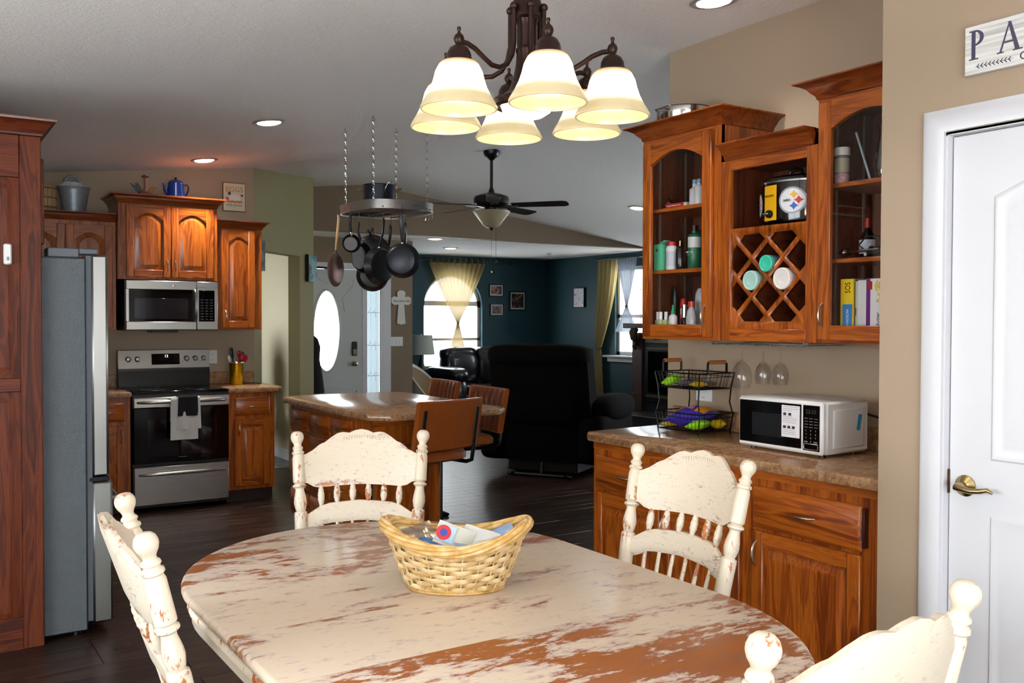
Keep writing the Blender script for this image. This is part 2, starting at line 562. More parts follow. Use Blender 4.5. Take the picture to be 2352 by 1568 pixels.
# living room right wall with a window
VY0, VY1, VZ0, VZ1 = 9.90, 10.66, .96, 2.24
m = MB().box(8.75, 8.87, 3.6, 4.9, 0, 2.62).box(8.75, 8.87, 7.3, VY0, 0, 2.62).box(8.75, 8.87, 4.9, 7.3, 0, .85).box(8.75, 8.87, 4.9, 7.3, 2.15, 2.62).box(8.75, 8.87, VY1, 12.58, 0, 2.45).box(8.75, 8.87, VY0, VY1, 0, VZ0).box(8.75, 8.87, VY0, VY1, VZ1, 2.45)
struct('wall_living_right', m, TEAL)
struct('wall_living_near', MB().box(3.52, 8.87, 3.58, 3.70, 0, 3.1), TEAL)
struct('wall_hutch', top_wall(3.40, 3.52, 1.8, 3.70), TAN)
m = top_wall(2.74, 2.86, -2.0, .92)
m2 = top_wall(2.74, 2.86, 1.722, 1.95)
m2.add(*(lambda q: (q.v, q.f))(m))
m2.add(*(lambda q: (q.v, q.f))(top_wall(2.74, 2.86, .92, 1.722, 2.035)))
struct('wall_pantry', m2, TAN)
struct('wall_pantry_return', top_wall(2.86, 3.40, 1.83, 1.95), TAN)
m = top_wall(-2.12, -2.0, -2.0, .4)
for y0_, y1_, z0_ in ((3.4, 4.75, 0), (.4, 3.4, 2.1)):
    q_ = top_wall(-2.12, -2.0, y0_, y1_, z0_); m.add(q_.v, q_.f)
m.box(-2.12, -2.0, .4, 3.4, 0, .8)
struct('wall_left', m, TAN)
m = MB()
for y in (.4, 1.87, 3.34): m.box(-2.09, -2.03, y, y + .06, .8, 2.1)
m.box(-2.09, -2.03, .4, 3.4, .8, .86).box(-2.09, -2.03, .4, 3.4, 2.04, 2.1)
w6 = struct('added_window_6', m, WHITE)  # unseen window added to throw cross light on the dining ceiling
for y in (.46, 1.93): MB().box(-2.063, -2.057, y, y + 1.41, .86, 2.04).obj('pane', GLASS, w6)
struct('wall_left_kitchen', top_wall(-.30, -.18, 4.63, 8.1), TAN)
struct('wall_left_corner', top_wall(-2.0, -.2, 4.63, 4.75), TAN)
m = top_wall(-2.12, -1.0, -2.12, -2.0)
for a in ((1.5, 2.86, 0), (-1.0, 1.5, 2.12)):
    q_ = top_wall(a[0], a[1], -2.12, -2.0, a[2]); m.add(q_.v, q_.f)
struct('wall_behind', m, TAN)
m = MB()
for x in (-1.0, .215, 1.43): m.box(x, x + .07, -2.09, -2.03, 0, 2.12)
m.box(-1.0, 1.5, -2.09, -2.03, 2.05, 2.12).box(-1.0, 1.5, -2.09, -2.03, 0, .09)
w5 = struct('window_5', m, WHITE)
for x in (-.93, .285): MB().box(x, x + 1.145, -2.063, -2.057, .09, 2.05).obj('pane', GLASS, w5)

# ------------------------------------------------------------------ windows
def frame_mat(): return plain('window_vinyl', '#DAD6CC', .4, var=.02)
m = MB()
y0, y1 = 12.50, 12.55
m.box(WX0, WX0 + .05, y0, y1, WZ0, WZS + .1).box(WX1 - .05, WX1, y0, y1, WZ0, WZS + .1).box(WX0, WX1, y0, y1, WZ0, WZ0 + .05)
m.box(WX0, WX1, y0, y1, 1.68, 1.755).box(WX0, WX1, y0, y1, 1.15, 1.19)
a2 = [(wc + (wr - .05) * math.cos(PI * i / 24), WZS + (wr - .05) * math.sin(PI * i / 24)) for i in range(25)]
m.prism(arc + a2[::-1], y0, y1, 'xz')
w1 = struct('window_1', m, frame_mat())
pane = MB().box(WX0 + .05, WX1 - .05, 12.522, 12.528, WZ0 + .05, 1.15); pane.obj('pane', GLASS, w1)
MB().box(WX0 + .05, WX1 - .05, 12.522, 12.528, 1.19, 1.68).obj('pane', GLASS, w1)
MB().prism(a2, 12.522, 12.528, 'xz').obj('pane', GLASS, w1)
MB().box(7.10, 7.16, 12.47, 12.50, 1.172, 1.19, .004).obj('sash_lock', frame_mat(), w1)

m = MB()
m.box(8.80, 8.84, VY0, VY0 + .05, VZ0, VZ1).box(8.80, 8.84, VY1 - .05, VY1, VZ0, VZ1).box(8.80, 8.84, VY0, VY1, VZ0, VZ0 + .05).box(8.80, 8.84, VY0, VY1, VZ1 - .05, VZ1).box(8.80, 8.84, VY0, VY1, 1.50, 1.55)
w2 = struct('window_2', m, frame_mat())
for z0, z1 in ((VZ0 + .05, 1.50), (1.55, VZ1 - .05)):
    MB().box(8.818, 8.822, VY0 + .05, VY1 - .05, z0, z1).obj('pane', GLASS, w2)
m = MB()
for k in (1, 2): m.box(8.81, 8.83, VY0 + .05 + k * .22 - .004, VY0 + .05 + k * .22 + .004, VZ0 + .05, VZ1 - .05)
for z in (1.27, 1.9): m.box(8.81, 8.83, VY0 + .05, VY1 - .05, z - .004, z + .004)
m.obj('muntin', frame_mat(), w2)
MB().box(8.64, 8.80, VY0 - .1, VY1 + .16, .925, .955, .006).box(8.70, 8.75, VY0 - .06, VY1 + .12, .86, .925, .006).obj('window_sill', WHITE, w2)
m = MB()
for y in (4.9, 6.07, 7.24): m.box(8.80, 8.84, y, y + .06, .85, 2.15)
m.box(8.80, 8.84, 4.9, 7.3, .85, .91).box(8.80, 8.84, 4.9, 7.3, 2.09, 2.15)
w7 = struct('added_window_7', m, frame_mat())  # unseen window added to brighten the vaulted ceiling
for y in (4.96, 6.13): MB().box(8.818, 8.822, y, y + 1.11, .91, 2.09).obj('pane', GLASS, w7)
# hall window behind the angled wall
m = MB().box(1.34, 1.38, 9.4, 9.45, .9, 2.1).box(1.34, 1.38, 10.45, 10.5, .9, 2.1).box(1.34, 1.38, 9.4, 10.5, .9, .95).box(1.34, 1.38, 9.4, 10.5, 2.05, 2.1)
w3 = struct('window_3', m, frame_mat())
MB().box(1.358, 1.362, 9.45, 10.45, .95, 2.05).obj('pane', GLASS, w3)

# ------------------------------------------------------------------ entry door with oval light, sidelight, casing
DX0, DX1 = 3.73, 4.645
ocx, ocz, orx, orz = 4.20, 1.33, .166, .478
def oval_slab(m, x0, x1, z0, z1, cx, cz, rx, rz, y0, y1, n=56):
    def outer(t):
        dx, dz = math.cos(t), math.sin(t)
        k = min((x1 - cx) / dx if dx > 1e-9 else (x0 - cx) / dx if dx < -1e-9 else 1e9, (z1 - cz) / dz if dz > 1e-9 else (z0 - cz) / dz if dz < -1e-9 else 1e9)
        return cx + dx * k, cz + dz * k
    ts = sorted([2 * PI * i / n for i in range(n)] + [math.atan2(z - cz, x - cx) % (2 * PI) for x in (x0, x1) for z in (z0, z1)])
    O = [outer(t) for t in ts]; I = []
    for t in ts:
        k = 1 / math.sqrt((math.cos(t) / rx) ** 2 + (math.sin(t) / rz) ** 2)
        I.append((cx + k * math.cos(t), cz + k * math.sin(t)))
    rr = [[(x, y1, z) for x, z in I], [(x, y0, z) for x, z in I], [(x, y0, z) for x, z in O], [(x, y1, z) for x, z in O], [(x, y1, z) for x, z in I]]
    return m.rings(rr, False, False)
DOORW = plain('painted_door', '#C9CCC9', .42, var=.02)
m = oval_slab(MB(), DX0, DX1, .01, 2.06, ocx, ocz, orx, orz, 10.45, 10.495)
for pts in ([(4.05, 10.448, 2.0), (4.12, 10.448, 1.93), (4.2, 10.448, 1.9), (4.28, 10.448, 1.93), (4.36, 10.448, 2.0)],):
    m.tube(pts, .006, 6)
m.tube([(DX1 - .1, 10.449, 1.95), (DX1 - .12, 10.449, 1.86), (4.40, 10.449, 1.72), (4.43, 10.449, 1.55)], .006, 6)
m.tube([(DX0 + .1, 10.449, 1.95), (DX0 + .12, 10.449, 1.86), (4.0, 10.449, 1.72), (3.97, 10.449, 1.55)], .006, 6)
m.tube([(DX0 + .1, 10.449, .62), (ocx, 10.449, .66), (DX1 - .1, 10.449, .62), (DX1 - .1, 10.449, .2), (DX0 + .1, 10.449, .2)], .006, 6, True)
d1 = struct('door_1', m, DOORW)
MB().tube([(ocx + orx * 1.04 * math.cos(2 * PI * i / 48), 10.447, ocz + orz * 1.015 * math.sin(2 * PI * i / 48)) for i in range(48)], .014, 8, True).obj('oval_moulding', DOORW, d1)
MB().prism([(ocx + orx * math.cos(2 * PI * i / 40), ocz + orz * math.sin(2 * PI * i / 40)) for i in range(40)], 10.47, 10.476, 'xz').obj('pane', clear_glass('frosted_light', '#FFFFFF', .05), d1)
kp = MB().box(4.515, 4.58, 10.425, 10.45, 1.03, 1.20, .008).obj('keypad_lock', plain('keypad', '#15171A', .3), d1)
MB().box(4.522, 4.573, 10.420, 10.426, 1.04, 1.11, .004).obj('keypad_face', plain('brass_face', '#8B8A72', .3, .8), kp)
m = MB(); m.M = Matrix.Translation((4.545, 10.45, .935)) @ Matrix.Rotation(R(90), 4, 'X')
m.lathe([(.03, 0), (.03, .008), (.012, .012), (.012, .035), (.026, .042), (.03, .055), (.024, .068), (.0, .072)], 20)
m.obj('door_knob', plain('aged_brass', '#A39670', .25, 1.0), d1)
MB().ball((4.575, 10.447, .60), .008, 8, 6).obj('door_stop', BLACK, d1)
m = MB().tube([(3.98, 10.445, 2.062), (4.10, 10.43, 2.075), (4.22, 10.43, 2.068), (4.24, 10.445, 2.05)], .012, 8)
m.obj('door_closer', BLACK, d1)
m = MB()
for x0, x1, z0, z1 in ((3.65, 3.73, 0, 2.14), (4.65, 4.712, 0, 2.06), (4.898, 5.03, 0, 2.14), (3.65, 5.03, 2.065, 2.14)):
    m.box(x0, x1, 10.435, 10.50, z0, z1, .006)
m.box(4.712, 4.898, 10.45, 10.50, 0, .25)
struct('trim_1', m, WHITE)
# leaded sidelight
sl = struct('window_4', MB().box(4.712, 4.722, 10.46, 10.48, .25, 2.06).box(4.888, 4.898, 10.46, 10.48, .25, 2.06).box(4.712, 4.898, 10.46, 10.48, .25, .27), WHITE)
MB().box(4.722, 4.888, 10.466, 10.472, .26, 2.06).obj('pane', GLASS, sl)
came = MB(); cx = 4.805
for dx in (-.035, .035): came.tube([(cx + dx, 10.462, .3), (cx + dx, 10.462, 1.95)], .0022, 5)
for z in (.78, 1.15, 1.55): came.tube([(4.722, 10.462, z), (4.888, 10.462, z)], .0022, 5)
for z in (.78, 1.15, 1.55):
    came.tube([(cx - .035, 10.462, z - .06), (cx, 10.462, z + .09), (cx + .035, 10.462, z - .06)], .0022, 5)
    came.tube([(cx - .07, 10.462, z), (cx - .035, 10.462, z + .05), (cx, 10.462, z), (cx + .035, 10.462, z + .05), (cx + .07, 10.462, z)], .0022, 5)
came.obj('lead_came', plain('lead', '#77787A', .4, .8), sl)

# ------------------------------------------------------------------ pantry door, casing (front plane x=2.74, facing -x)
PR = -PI / 2
def pantry(y, z): return (2.74, y, z)
PDY0, PDY1 = 1.712, .95      # left edge, right edge in world y
W = PDY0 - PDY1
m = MB().box(0, W, 0, .035, .012, 2.03, .003)
d2 = struct('door_2', m, WHITE, None, (2.765, PDY0, 0), PR)
PANW = WHITE
def door_panel(x0, x1, z0, z1, arch=0.0):
    def poly(i):
        zs = z1 - i - arch
        return [(x0 + i, z0 + i), (x1 - i, z0 + i)] + [((x1 - i) + ((x0 + i) - (x1 - i)) * k / 12, zs + (arch * math.sin(PI * k / 12) if arch else 0)) for k in range(13)]
    m = MB()
    rr = [[(x, y, z) for x, z in poly(i)] for i, y in ((0, .0), (.006, -.005), (.014, -.005), (.022, -.0012), (.048, -.0045), (.052, -.0045))]
    m.rings(rr, False, True)
    p = m.obj('door_panel', PANW, d2)
    g = MB(); n = 4
    for k in range(1, n + 1):
        xx = x0 + .05 + (x1 - x0 - .1) * k / (n + 1)
        g.box(xx - .0015, xx + .0015, -.0052, -.004, z0 + .06, z1 - .07 - arch * .3)
    g.each('groove', plain('groove_line', '#C6C6CC', .5), p)
door_panel(.135, W - .135, 1.03, 1.90, .07)
door_panel(.135, W - .135, .2, .86)
hz = .942
m = MB(); m.M = Matrix.Translation((.055, 0, hz)) @ Matrix.Rotation(R(90), 4, 'X')
m.lathe([(.034, 0), (.033, .004), (.022, .010), (.013, .014), (.013, .045), (.011, .05), (.0, .052)], 24)
BRASS = plain('antique_brass', '#A8946A', .22, 1.0)
hd = m.obj('rosette', BRASS, d2)
m = MB().tube([(.05, -.046, hz), (.07, -.05, hz - .002), (.1, -.05, hz - .006), (.13, -.048, hz - .002), (.15, -.045, hz + .004), (.165, -.042, hz - .004)], [.012, .011, .009, .008, .007, .004], 10)
m.obj('lever', BRASS, hd)
lt = MB().box(-.008, .004, -.004, .012, hz - .03, hz + .045, .001).obj('strike_plate', plain('dark_brass', '#5A3A22', .35, .9), d2)
m = MB()
y0 = -.022
def casing(m):
    prof = [(0, 0), (0, -.012), (.01, -.018), (.05, -.021), (.062, -.016), (.07, -.012), (.07, 0)]
    # left leg mitred into the head, built as rings of the profile
    L = []
    for o, y in prof: pass
    xs0 = 0.0; out = .078
    st = [((lambda o: (-out + o, 0.0))), ((lambda o: (-out + o, 2.035 + out - o))), ((lambda o: (W + .012 + out - o, 2.035 + out - o))), ((lambda o: (W + .012 + out - o, 0.0)))]
    rr = []
    for s in st:
        rr.append([(s(o)[0], y, s(o)[1]) for o, y in prof])
    m.rings(rr)
    m.box(-.012, -.003, 0, .10, 0, 2.04); m.box(-.012, W + .012, 0, .10, 2.032, 2.042)
casing(m)
struct('trim_2', m, WHITE, None, (2.74, PDY0, 0), PR)

# ------------------------------------------------------------------ recessed ceiling lights
LENS = emit('lamp_lens', '#FFFFFF', 14.0)
LENSW = emit('lamp_lens_warm', '#FFE0A8', 12.0)
TRIMG = plain('light_trim', '#8E8880', .4, .3)
def downlight(x, y, z, slope, label, power, warm=False, r=.075, grp='recessed ceiling lights'):
    t = thing('recessed_light', label, 'ceiling light', (x, y, z), 0, grp)
    t.rotation_euler = (0, -math.atan(slope), 0)
    MB().lathe([(r + .028, .001), (r + .028, -.004), (r + .02, -.009), (r, -.006), (r - .004, .0)], 32, cap0=False, cap1=False).obj('trim_ring', TRIMG, t)
    MB().lathe([(r, -.004), (r * .95, -.010), (r * .7, -.016), (.0, -.02)], 32, cap0=False).obj('lens', LENSW if warm else LENS, t)
    if power:
        lamp('downlight_beam', 'SPOT', (0, 0, -.04), power, (1, .80, .52) if warm else (1, .93, .84), .05, None, t, R(125), .9)
    return t
downlight(1.949, 5.801, ceil_z(1.949), SL, 'round recessed ceiling light above the open floor before the range', 75)
downlight(1.991, 7.47, ceil_z(1.991), SL, 'round recessed ceiling light over the blue coffee pot cabinet', 170)
downlight(2.891, 2.876, ceil_z(2.891), SL, 'round recessed ceiling light over the oak hutch counter', 32)
downlight(6.71, 7.80, ceil_z(6.71), -SR, 'amber recessed ceiling light on the slope beside the ceiling fan', 22, True)
downlight(5.36, 9.92, 2.44, 0, 'recessed light in the flat ceiling just behind the gable beam', 0, True)
downlight(6.231, 11.087, 2.44, 0, 'recessed light in the flat ceiling before the arched window', 5, True)
t = thing('smoke_detector', 'small round pale detector on the flat living room ceiling', 'detector', (7.9, 11.1, 2.44))
MB().lathe([(.06, 0), (.06, -.012), (.05, -.03), (.0, -.032)], 24, cap0=False).obj('cover', WHITEPL, t)
MB().lathe([(.012, -.031), (.012, -.036), (.0, -.037)], 12, cap0=False).obj('test_button', plain('grey_button', '#B5B2A8', .5), t)
# ------------------------------------------------------------------ cabinet pieces (front view: x right, y away from viewer, z up)
def arch_poly(x0, x1, z0, zs, za, n=14):
    p = [(x0, z0), (x1, z0)]
    for k in range(n + 1):
        u = k / n
        p.append((x1 + (x0 - x1) * u, zs + (za - zs) * math.sin(PI * u) ** .9 if za > zs else zs))
    return p

def pull(parent, x, z, upright=True, L=.10, y=-.022, mat=None):
    m = MB(); pts = []
    for k in range(9):
        u = -1 + k / 4
        d = -.026 * (1 - u * u) ** .6 if abs(u) < 1 else 0
        q = u * L / 2
        pts.append((x, y + d, z + q) if upright else (x + q, y + d, z))
    m.tube(pts, [.0028, .0038, .0048, .0052, .0054, .0052, .0048, .0038, .0028], 8)
    return m.obj('handle', mat or NICKEL, parent)

def door(parent, x0, x1, z0, z1, arch=True, handle=None, glass=False, s=.056, t=.02, name='door', y=0.0):
    zs = z1 - s - (.055 if arch else 0); za = z1 - s
    w = x1 - x0
    if glass:
        d = MB().prism(arch_poly(x0 + s - .004, x1 - s + .004, z0 + s - .004, zs, za + .002), y - t * .55, y - t * .55 + .003, 'xz').obj(name, CABGLASS, parent)
    else:
        rr = []
        for i, yy in ((0, -t * .15), (.008, -t * .15), (.036, -t * .95), (.042, -t * .95)):
            rr.append([(px, y + yy, pz) for px, pz in arch_poly(x0 + s + i, x1 - s - i, z0 + s + i, zs - i, za - i)])
        d = MB().rings(rr, False, True).obj(name, OAKV, parent)
    MB().box(x0, x0 + s, y - t, y, z0, z1, .004).box(x1 - s, x1, y - t, y, z0, z1, .004).each('stile', OAKV, d)
    r = MB().box(x0 + s, x1 - s, y - t + .001, y, z0, z0 + s, .003)
    top = [(x1 - s, z1), (x0 + s, z1)] + [(x0 + s + (w - 2 * s) * k / 14, (zs + (za - zs) * math.sin(PI * k / 14) ** .9) if arch else za) for k in range(15)]
    r.prism(top, y - t + .001, y, 'xz')
    r.each('rail', OAKH, d)
    if handle:
        side, zz = handle
        pull(d, x0 + s * .5 if side == 'L' else x1 - s * .5, zz, True, y=y - t)
    return d

def drawer(parent, x0, x1, z0, z1, t=.02, y=0.0, L=.10):
    m = MB()
    m.rings([[(x0, y, z0), (x1, y, z0), (x1, y, z1), (x0, y, z1)], [(x0, y - t * .5, z0), (x1, y - t * .5, z0), (x1, y - t * .5, z1), (x0, y - t * .5, z1)],
             [(x0 + .014, y - t, z0 + .014), (x1 - .014, y - t, z0 + .014), (x1 - .014, y - t, z1 - .014), (x0 + .014, y - t, z1 - .014)]])
    d = m.obj('drawer', OAKH, parent)
    pull(d, (x0 + x1) / 2, (z0 + z1) / 2, False, L, y - t)
    return d

def crown(parent, x0, x1, yb, z, h=.07, out=.065, left=True, right=True, mat=None):
    prof = [(0, 0), (.006, .004), (.010, .018), (.022, .030), (.034, .046), (.052, .058), (.060, .060), (out, h - .006), (out, h), (-.01, h)]
    prof = [(o * out / .065 if o > 0 else o, q * h / .07) for o, q in prof]
    rr = []
    if left: rr.append([(x0 - o, yb, z + q) for o, q in prof])
    rr.append([(x0 - (o if left else 0), -o, z + q) for o, q in prof])
    rr.append([(x1 + (o if right else 0), -o, z + q) for o, q in prof])
    if right: rr.append([(x1 + o, yb, z + q) for o, q in prof])
    m = MB().rings(rr)
    MB().box(x0, x1, 0.001, yb, z + h - .015, z + h - .002).obj('glow_cut_board', plain('glow_cut_brown', '#3A3028', .9), parent)  # dark board added on top to cut orange bounce from the downlight
    return m.obj('crown_moulding', mat or CROWN, parent)

# ------------------------------------------------------------------ kitchen back wall (front view, wall at y=8.03)
t = thing('upper_cabinet', 'oak two-door wall cabinet behind the refrigerator, metal bucket on top', 'cabinet', (.55, 7.70, 0))
MB().box(0, .83, 0, .325, 1.375, 2.20).obj('body', OAKV, t)
door(t, .10, .472, 1.39, 2.17, True, ('R', 1.47))
door(t, .478, .805, 1.39, 2.17, True, ('L', 1.47))
crown(t, 0, .83, .325, 2.20, .067, .06, False, False)

t = thing('upper_cabinet', 'tall oak two-door cabinet above the range microwave', 'cabinet', (1.385, 7.62, 0))
MB().box(0, .745, 0, .405, 1.765, 2.345).obj('body', OAKV, t)
door(t, .052, .381, 1.785, 2.335, True, ('R', 1.87))
door(t, .385, .713, 1.785, 2.335, True, ('L', 1.87))
crown(t, 0, .745, .405, 2.345, .072, .062)
t = thing('upper_cabinet', 'narrow single-door oak wall cabinet beside the range microwave', 'cabinet', (2.135, 7.70, 0))
MB().box(0, .385, 0, .325, 1.375, 2.20).obj('body', OAKV, t)
door(t, .05, .325, 1.39, 2.19, True, ('L', 1.485))
crown(t, 0, .385, .325, 2.20, .067, .06, False, True)

# over-the-range microwave
t = thing('range_microwave', 'stainless over-the-range microwave with black window under the oak cabinet', 'microwave', (1.425, 7.60, 0))
MB().box(0, .705, .012, .42, 1.372, 1.76).obj('body', plain('dark_casing', '#17171A', .4), t)
m = MB()
W_, z0, z1 = .705, 1.372, 1.76
m.box(.005, .53, -.02, .012, 1.688, 1.757, .004).box(.005, .53, -.02, .012, 1.376, 1.44, .004).box(.005, .025, -.02, .012, 1.44, 1.688)
dr = m.obj('door', STEEL, t)
MB().box(.025, .50, -.017, .01, 1.44, 1.688).obj('black_surround', BLACKGLASS, dr)
MB().box(.068, .465, -.0185, -.016, 1.462, 1.62, .001).obj('window', plain('oven_window', '#1C1D22', .08), dr)
MB().tube([(.518, -.02, 1.685), (.518, -.045, 1.66), (.518, -.052, 1.565), (.518, -.045, 1.47), (.518, -.02, 1.445)], .014, 10).obj('handle', STEELV, dr)
MB().ball((.36, -.0205, 1.722), .011, 14, 8, sy=.1).obj('badge', NICKEL, dr)
MB().box(.533, .70, -.02, .012, 1.376, 1.757, .004).obj('control_side', STEEL, t)
cp = MB().box(.548, .672, -.023, -.019, 1.44, 1.688, .002).obj('control_panel', BLACKGLASS, t)
m = MB()
for r in range(8):
    for c in range(3): m.box(.562 + c * .036, .562 + c * .036 + .022, -.0236, -.0228, 1.455 + r * .022, 1.462 + r * .022)
m.obj('key_legends', plain('grey_print', '#3A3B40', .6), cp)
MB().box(.2, .4, .03, .2, 1.355, 1.373).obj('vent_grille', BLACK, t)

# range
t = thing('range', 'stainless electric range with black glass oven door and cooktop', 'stove', (1.433, 7.385, 0))
SWd = .716
MB().box(.004, SWd - .004, .03, .60, .03, .895).obj('body', plain('range_side', '#0D0D0E', .5), t)
MB().box(0, SWd, .0, .56, .893, .914, .006).obj('cooktop', BLACKGLASS, t)
MB().box(.002, SWd - .002, 0.005, .03, .87, .893).obj('front_trim', BLACK, t)
od = MB().box(.004, SWd - .004, -.02, .03, .37, .79, .004).obj('oven_door', BLACKGLASS, t)
MB().box(.10, SWd - .10, -.0212, -.019, .42, .70, .001).obj('oven_window', plain('oven_glass', '#08080A', .05), od)
MB().box(.004, SWd - .004, -.024, .03, .79, .868, .005).obj('door_top_panel', STEEL, od)
MB().tube([(.03, -.024, .832), (.06, -.055, .834), (.18, -.068, .836), (SWd / 2, -.072, .837), (SWd - .18, -.068, .836), (SWd - .06, -.055, .834), (SWd - .03, -.024, .832)], [.008, .012, .014, .015, .014, .012, .008], 10).obj('handle', STEEL, od)
dw = MB().box(.006, SWd - .006, -.022, .03, .055, .345, .005).obj('storage_drawer', STEEL, t)
MB().tube([(.04, -.022, .288), (.07, -.045, .29), (.2, -.056, .291), (SWd / 2, -.06, .292), (SWd - .2, -.056, .291), (SWd - .07, -.045, .29), (SWd - .04, -.022, .288)], [.007, .011, .013, .014, .013, .011, .007], 10).obj('handle', STEEL, dw)
MB().box(.33, .39, -.0212, -.0195, .405, .409).obj('maker_mark', plain('grey_print2', '#6A6A6C', .4), od)
bg = MB().prism([(.53, .914), (.62, .914), (.62, 1.21), (.565, 1.21), (.545, 1.06), (.53, 1.02)], .002, SWd - .002, 'yz').obj('backguard', BLACK, t)
m = MB().prism([(.541, 1.062), (.566, 1.062), (.585, 1.207), (.561, 1.207)], .001, SWd - .001, 'yz'); m.obj('control_fascia', STEEL, bg)
m = MB().prism([(.536, 1.03), (.56, 1.03), (.56, 1.062), (.540, 1.062)], .001, SWd - .001, 'yz'); m.obj('lower_fascia', plain('dark_steel', '#4A4A4C', .3, 1.0), bg)
sl_ = .02 / .145
def fy(z): return .541 + (z - 1.062) * sl_
MB().prism([(fy(1.09) - .003, 1.09), (fy(1.09) + .004, 1.09), (fy(1.178) + .004, 1.178), (fy(1.178) - .003, 1.178)], .255, .475, 'yz').obj('display', BLACKGLASS, bg)
text('12', .03, emit('clock_white', '#E8F4FF', 2.5), bg, (.37, fy(1.158) - .004, 1.158))
for x in (.075, .145, .53, .60, .668):
    m = MB(); m.M = Matrix.Translation((x, fy(1.135), 1.135)) @ Matrix.Rotation(R(82), 4, 'X')
    m.lathe([(.024, 0), (.024, .006), (.018, .009), (.017, .028), (.013, .032), (.0, .033)], 20)
    kn = m.obj('knob', NICKEL, bg)
m = MB()
for x, y, r in ((.18, .15, .09), (.54, .15, .11), (.18, .40, .07), (.54, .40, .08), (.36, .43, .05)):
    m.tube([(x + r * math.cos(2 * PI * i / 32), y + r * math.sin(2 * PI * i / 32), .9143) for i in range(32)], .0008, 4, True)
m.obj('burner_rings', plain('ring_grey', '#38383A', .4), t)

# towels over the oven handle
def towel(name, label, x0, x1, zf, zb, mat, off=0.0, seed=1):
    rnd = random.Random(seed); ph = rnd.random() * 6
    zt = .852 + off
    yc, rr = 7.385 - .071, .017 + off
    def fn(u, v):
        x = x0 + (x1 - x0) * u
        L1 = zt - zf; L2 = zt - zb; tot = L1 + PI * rr + L2; d = v * tot
        if d < L1:
            z = zf + d; y = yc - rr - .006 * math.sin(u * 9 + ph) * (1 - d / L1)
            x += .012 * (1 - d / L1) * (u - .5)
        elif d < L1 + PI * rr:
            a = (d - L1) / rr; y = yc - rr * math.cos(a); z = zt + rr * math.sin(a) * .6
        else:
            q = d - L1 - PI * rr; z = zt - q; y = yc + rr * .7
        return (x, y, z)
    o = MB().grid(fn, 14, 40, .004).obj(name, mat)
    return tag(o, label, 'towel')
TERRY = plain('white_terry', '#C9C6C4', .9, 0, 0, .1, 90, bump=.5)
towel('kitchen_towel', 'white kitchen towel hanging long over the oven door handle', 1.69, 1.885, .545, .68, TERRY, 0, 1)
towel('kitchen_towel', 'white kitchen towel folded double over the longer white towel', 1.735, 1.905, .625, .70, TERRY, .006, 2)
towel('kitchen_towel', 'small black towel layered on the white towels on the oven handle', 1.742, 1.885, .725, .76, plain('black_terry', '#0D0D12', .95, 0, 0, .3, 90, bump=.5), .012, 3)

# base cabinets beside the range
def base_cab(loc, rz, W, label, cols, depth=.60, endpanel=None):
    t = thing('base_cabinet', label, 'cabinet', loc, rz)
    MB().box(0, W, 0, depth, .10, .876).obj('body', OAKV, t)
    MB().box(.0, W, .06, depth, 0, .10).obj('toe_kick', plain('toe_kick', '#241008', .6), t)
    for x0, x1, hs in cols:
        drawer(t, x0, x1, .695, .835)
        door(t, x0, x1, .13, .665, False, (hs, .585))
    return t
base_cab((2.155, 7.42, 0), 0, .375, 'small oak base cabinet between the range and the hall opening', [(.05, .335, 'L')])
base_cab((.75, 7.42, 0), 0, .675, 'oak base cabinet in the corner between refrigerator and range', [(.05, .36, 'R'), (.375, .632, 'R')])
def slab(m, poly, z0, z1, b=.012):
    cx = sum(p[0] for p in poly) / len(poly); cy = sum(p[1] for p in poly) / len(poly)
    def ins(d): return [(x + (cx - x) * d / max(.01, math.hypot(cx - x, cy - y)), y + (cy - y) * d / max(.01, math.hypot(cx - x, cy - y))) for x, y in poly]
    rr = [[(x, y, z) for x, y in ins(i)] for i, z in ((b * .5, z0), (0, z0 + b * .7), (0, z1 - b), (b * .3, z1 - b * .3), (b, z1))]
    return m.rings(rr)
t = thing('countertop', 'brown speckled countertop with low backsplash right of the range', 'countertop')
slab(MB(), [(2.153, 7.39), (2.56, 7.39), (2.60, 7.44), (2.60, 8.0), (2.55, 8.027), (2.153, 8.027)], .876, .914).obj('worktop', LAMINATE, t)
MB().box(2.153, 2.555, 8.008, 8.029, .914, 1.015, .004).obj('backsplash', LAMINATE, t)
t = thing('countertop', 'brown speckled countertop with low backsplash in the refrigerator corner', 'countertop')
slab(MB(), [(-.17, 7.39), (1.43, 7.39), (1.43, 8.027), (-.17, 8.027)], .876, .914).obj('worktop', LAMINATE, t)
MB().box(-.17, 1.43, 8.008, 8.029, .914, 1.015, .004).obj('backsplash', LAMINATE, t)

# wall outlet by the range
def plate(label, loc, rz, w=.07, h=.115, kind='outlet', name='wall_outlet'):
    t = thing(name, label, 'outlet' if kind == 'outlet' else 'switch', loc, rz)
    MB().box(-w / 2, w / 2, -.006, 0, -h / 2, h / 2, .003).obj('cover_plate', WHITEPL, t)
    if kind == 'outlet':
        for dz in (-.021, .021):
            s_ = MB().box(-.016, .016, -.0085, -.005, dz - .013, dz + .013, .002).obj('socket', WHITEPL, t)
            MB().box(-.007, -.005, -.0092, -.008, dz - .002, dz + .007).box(.005, .007, -.0092, -.008, dz - .002, dz + .007).obj('slots', BLACK, s_)
    else:
        n = max(1, round(w / .055))
        for k in range(n):
            xx = (k - (n - 1) / 2) * .046
            MB().box(xx - .016, xx + .016, -.010, -.005, -.032, .032, .003).obj('rocker', WHITEPL, t)
    return t
plate('white wall outlet between the range and the gold utensil canister', (2.205, 8.03, 1.14), 0)
plate('wide white plate on the wall above the hutch backsplash behind the wire basket', (3.40, 3.43, 1.085), PR, .115, .075, 'outlet')
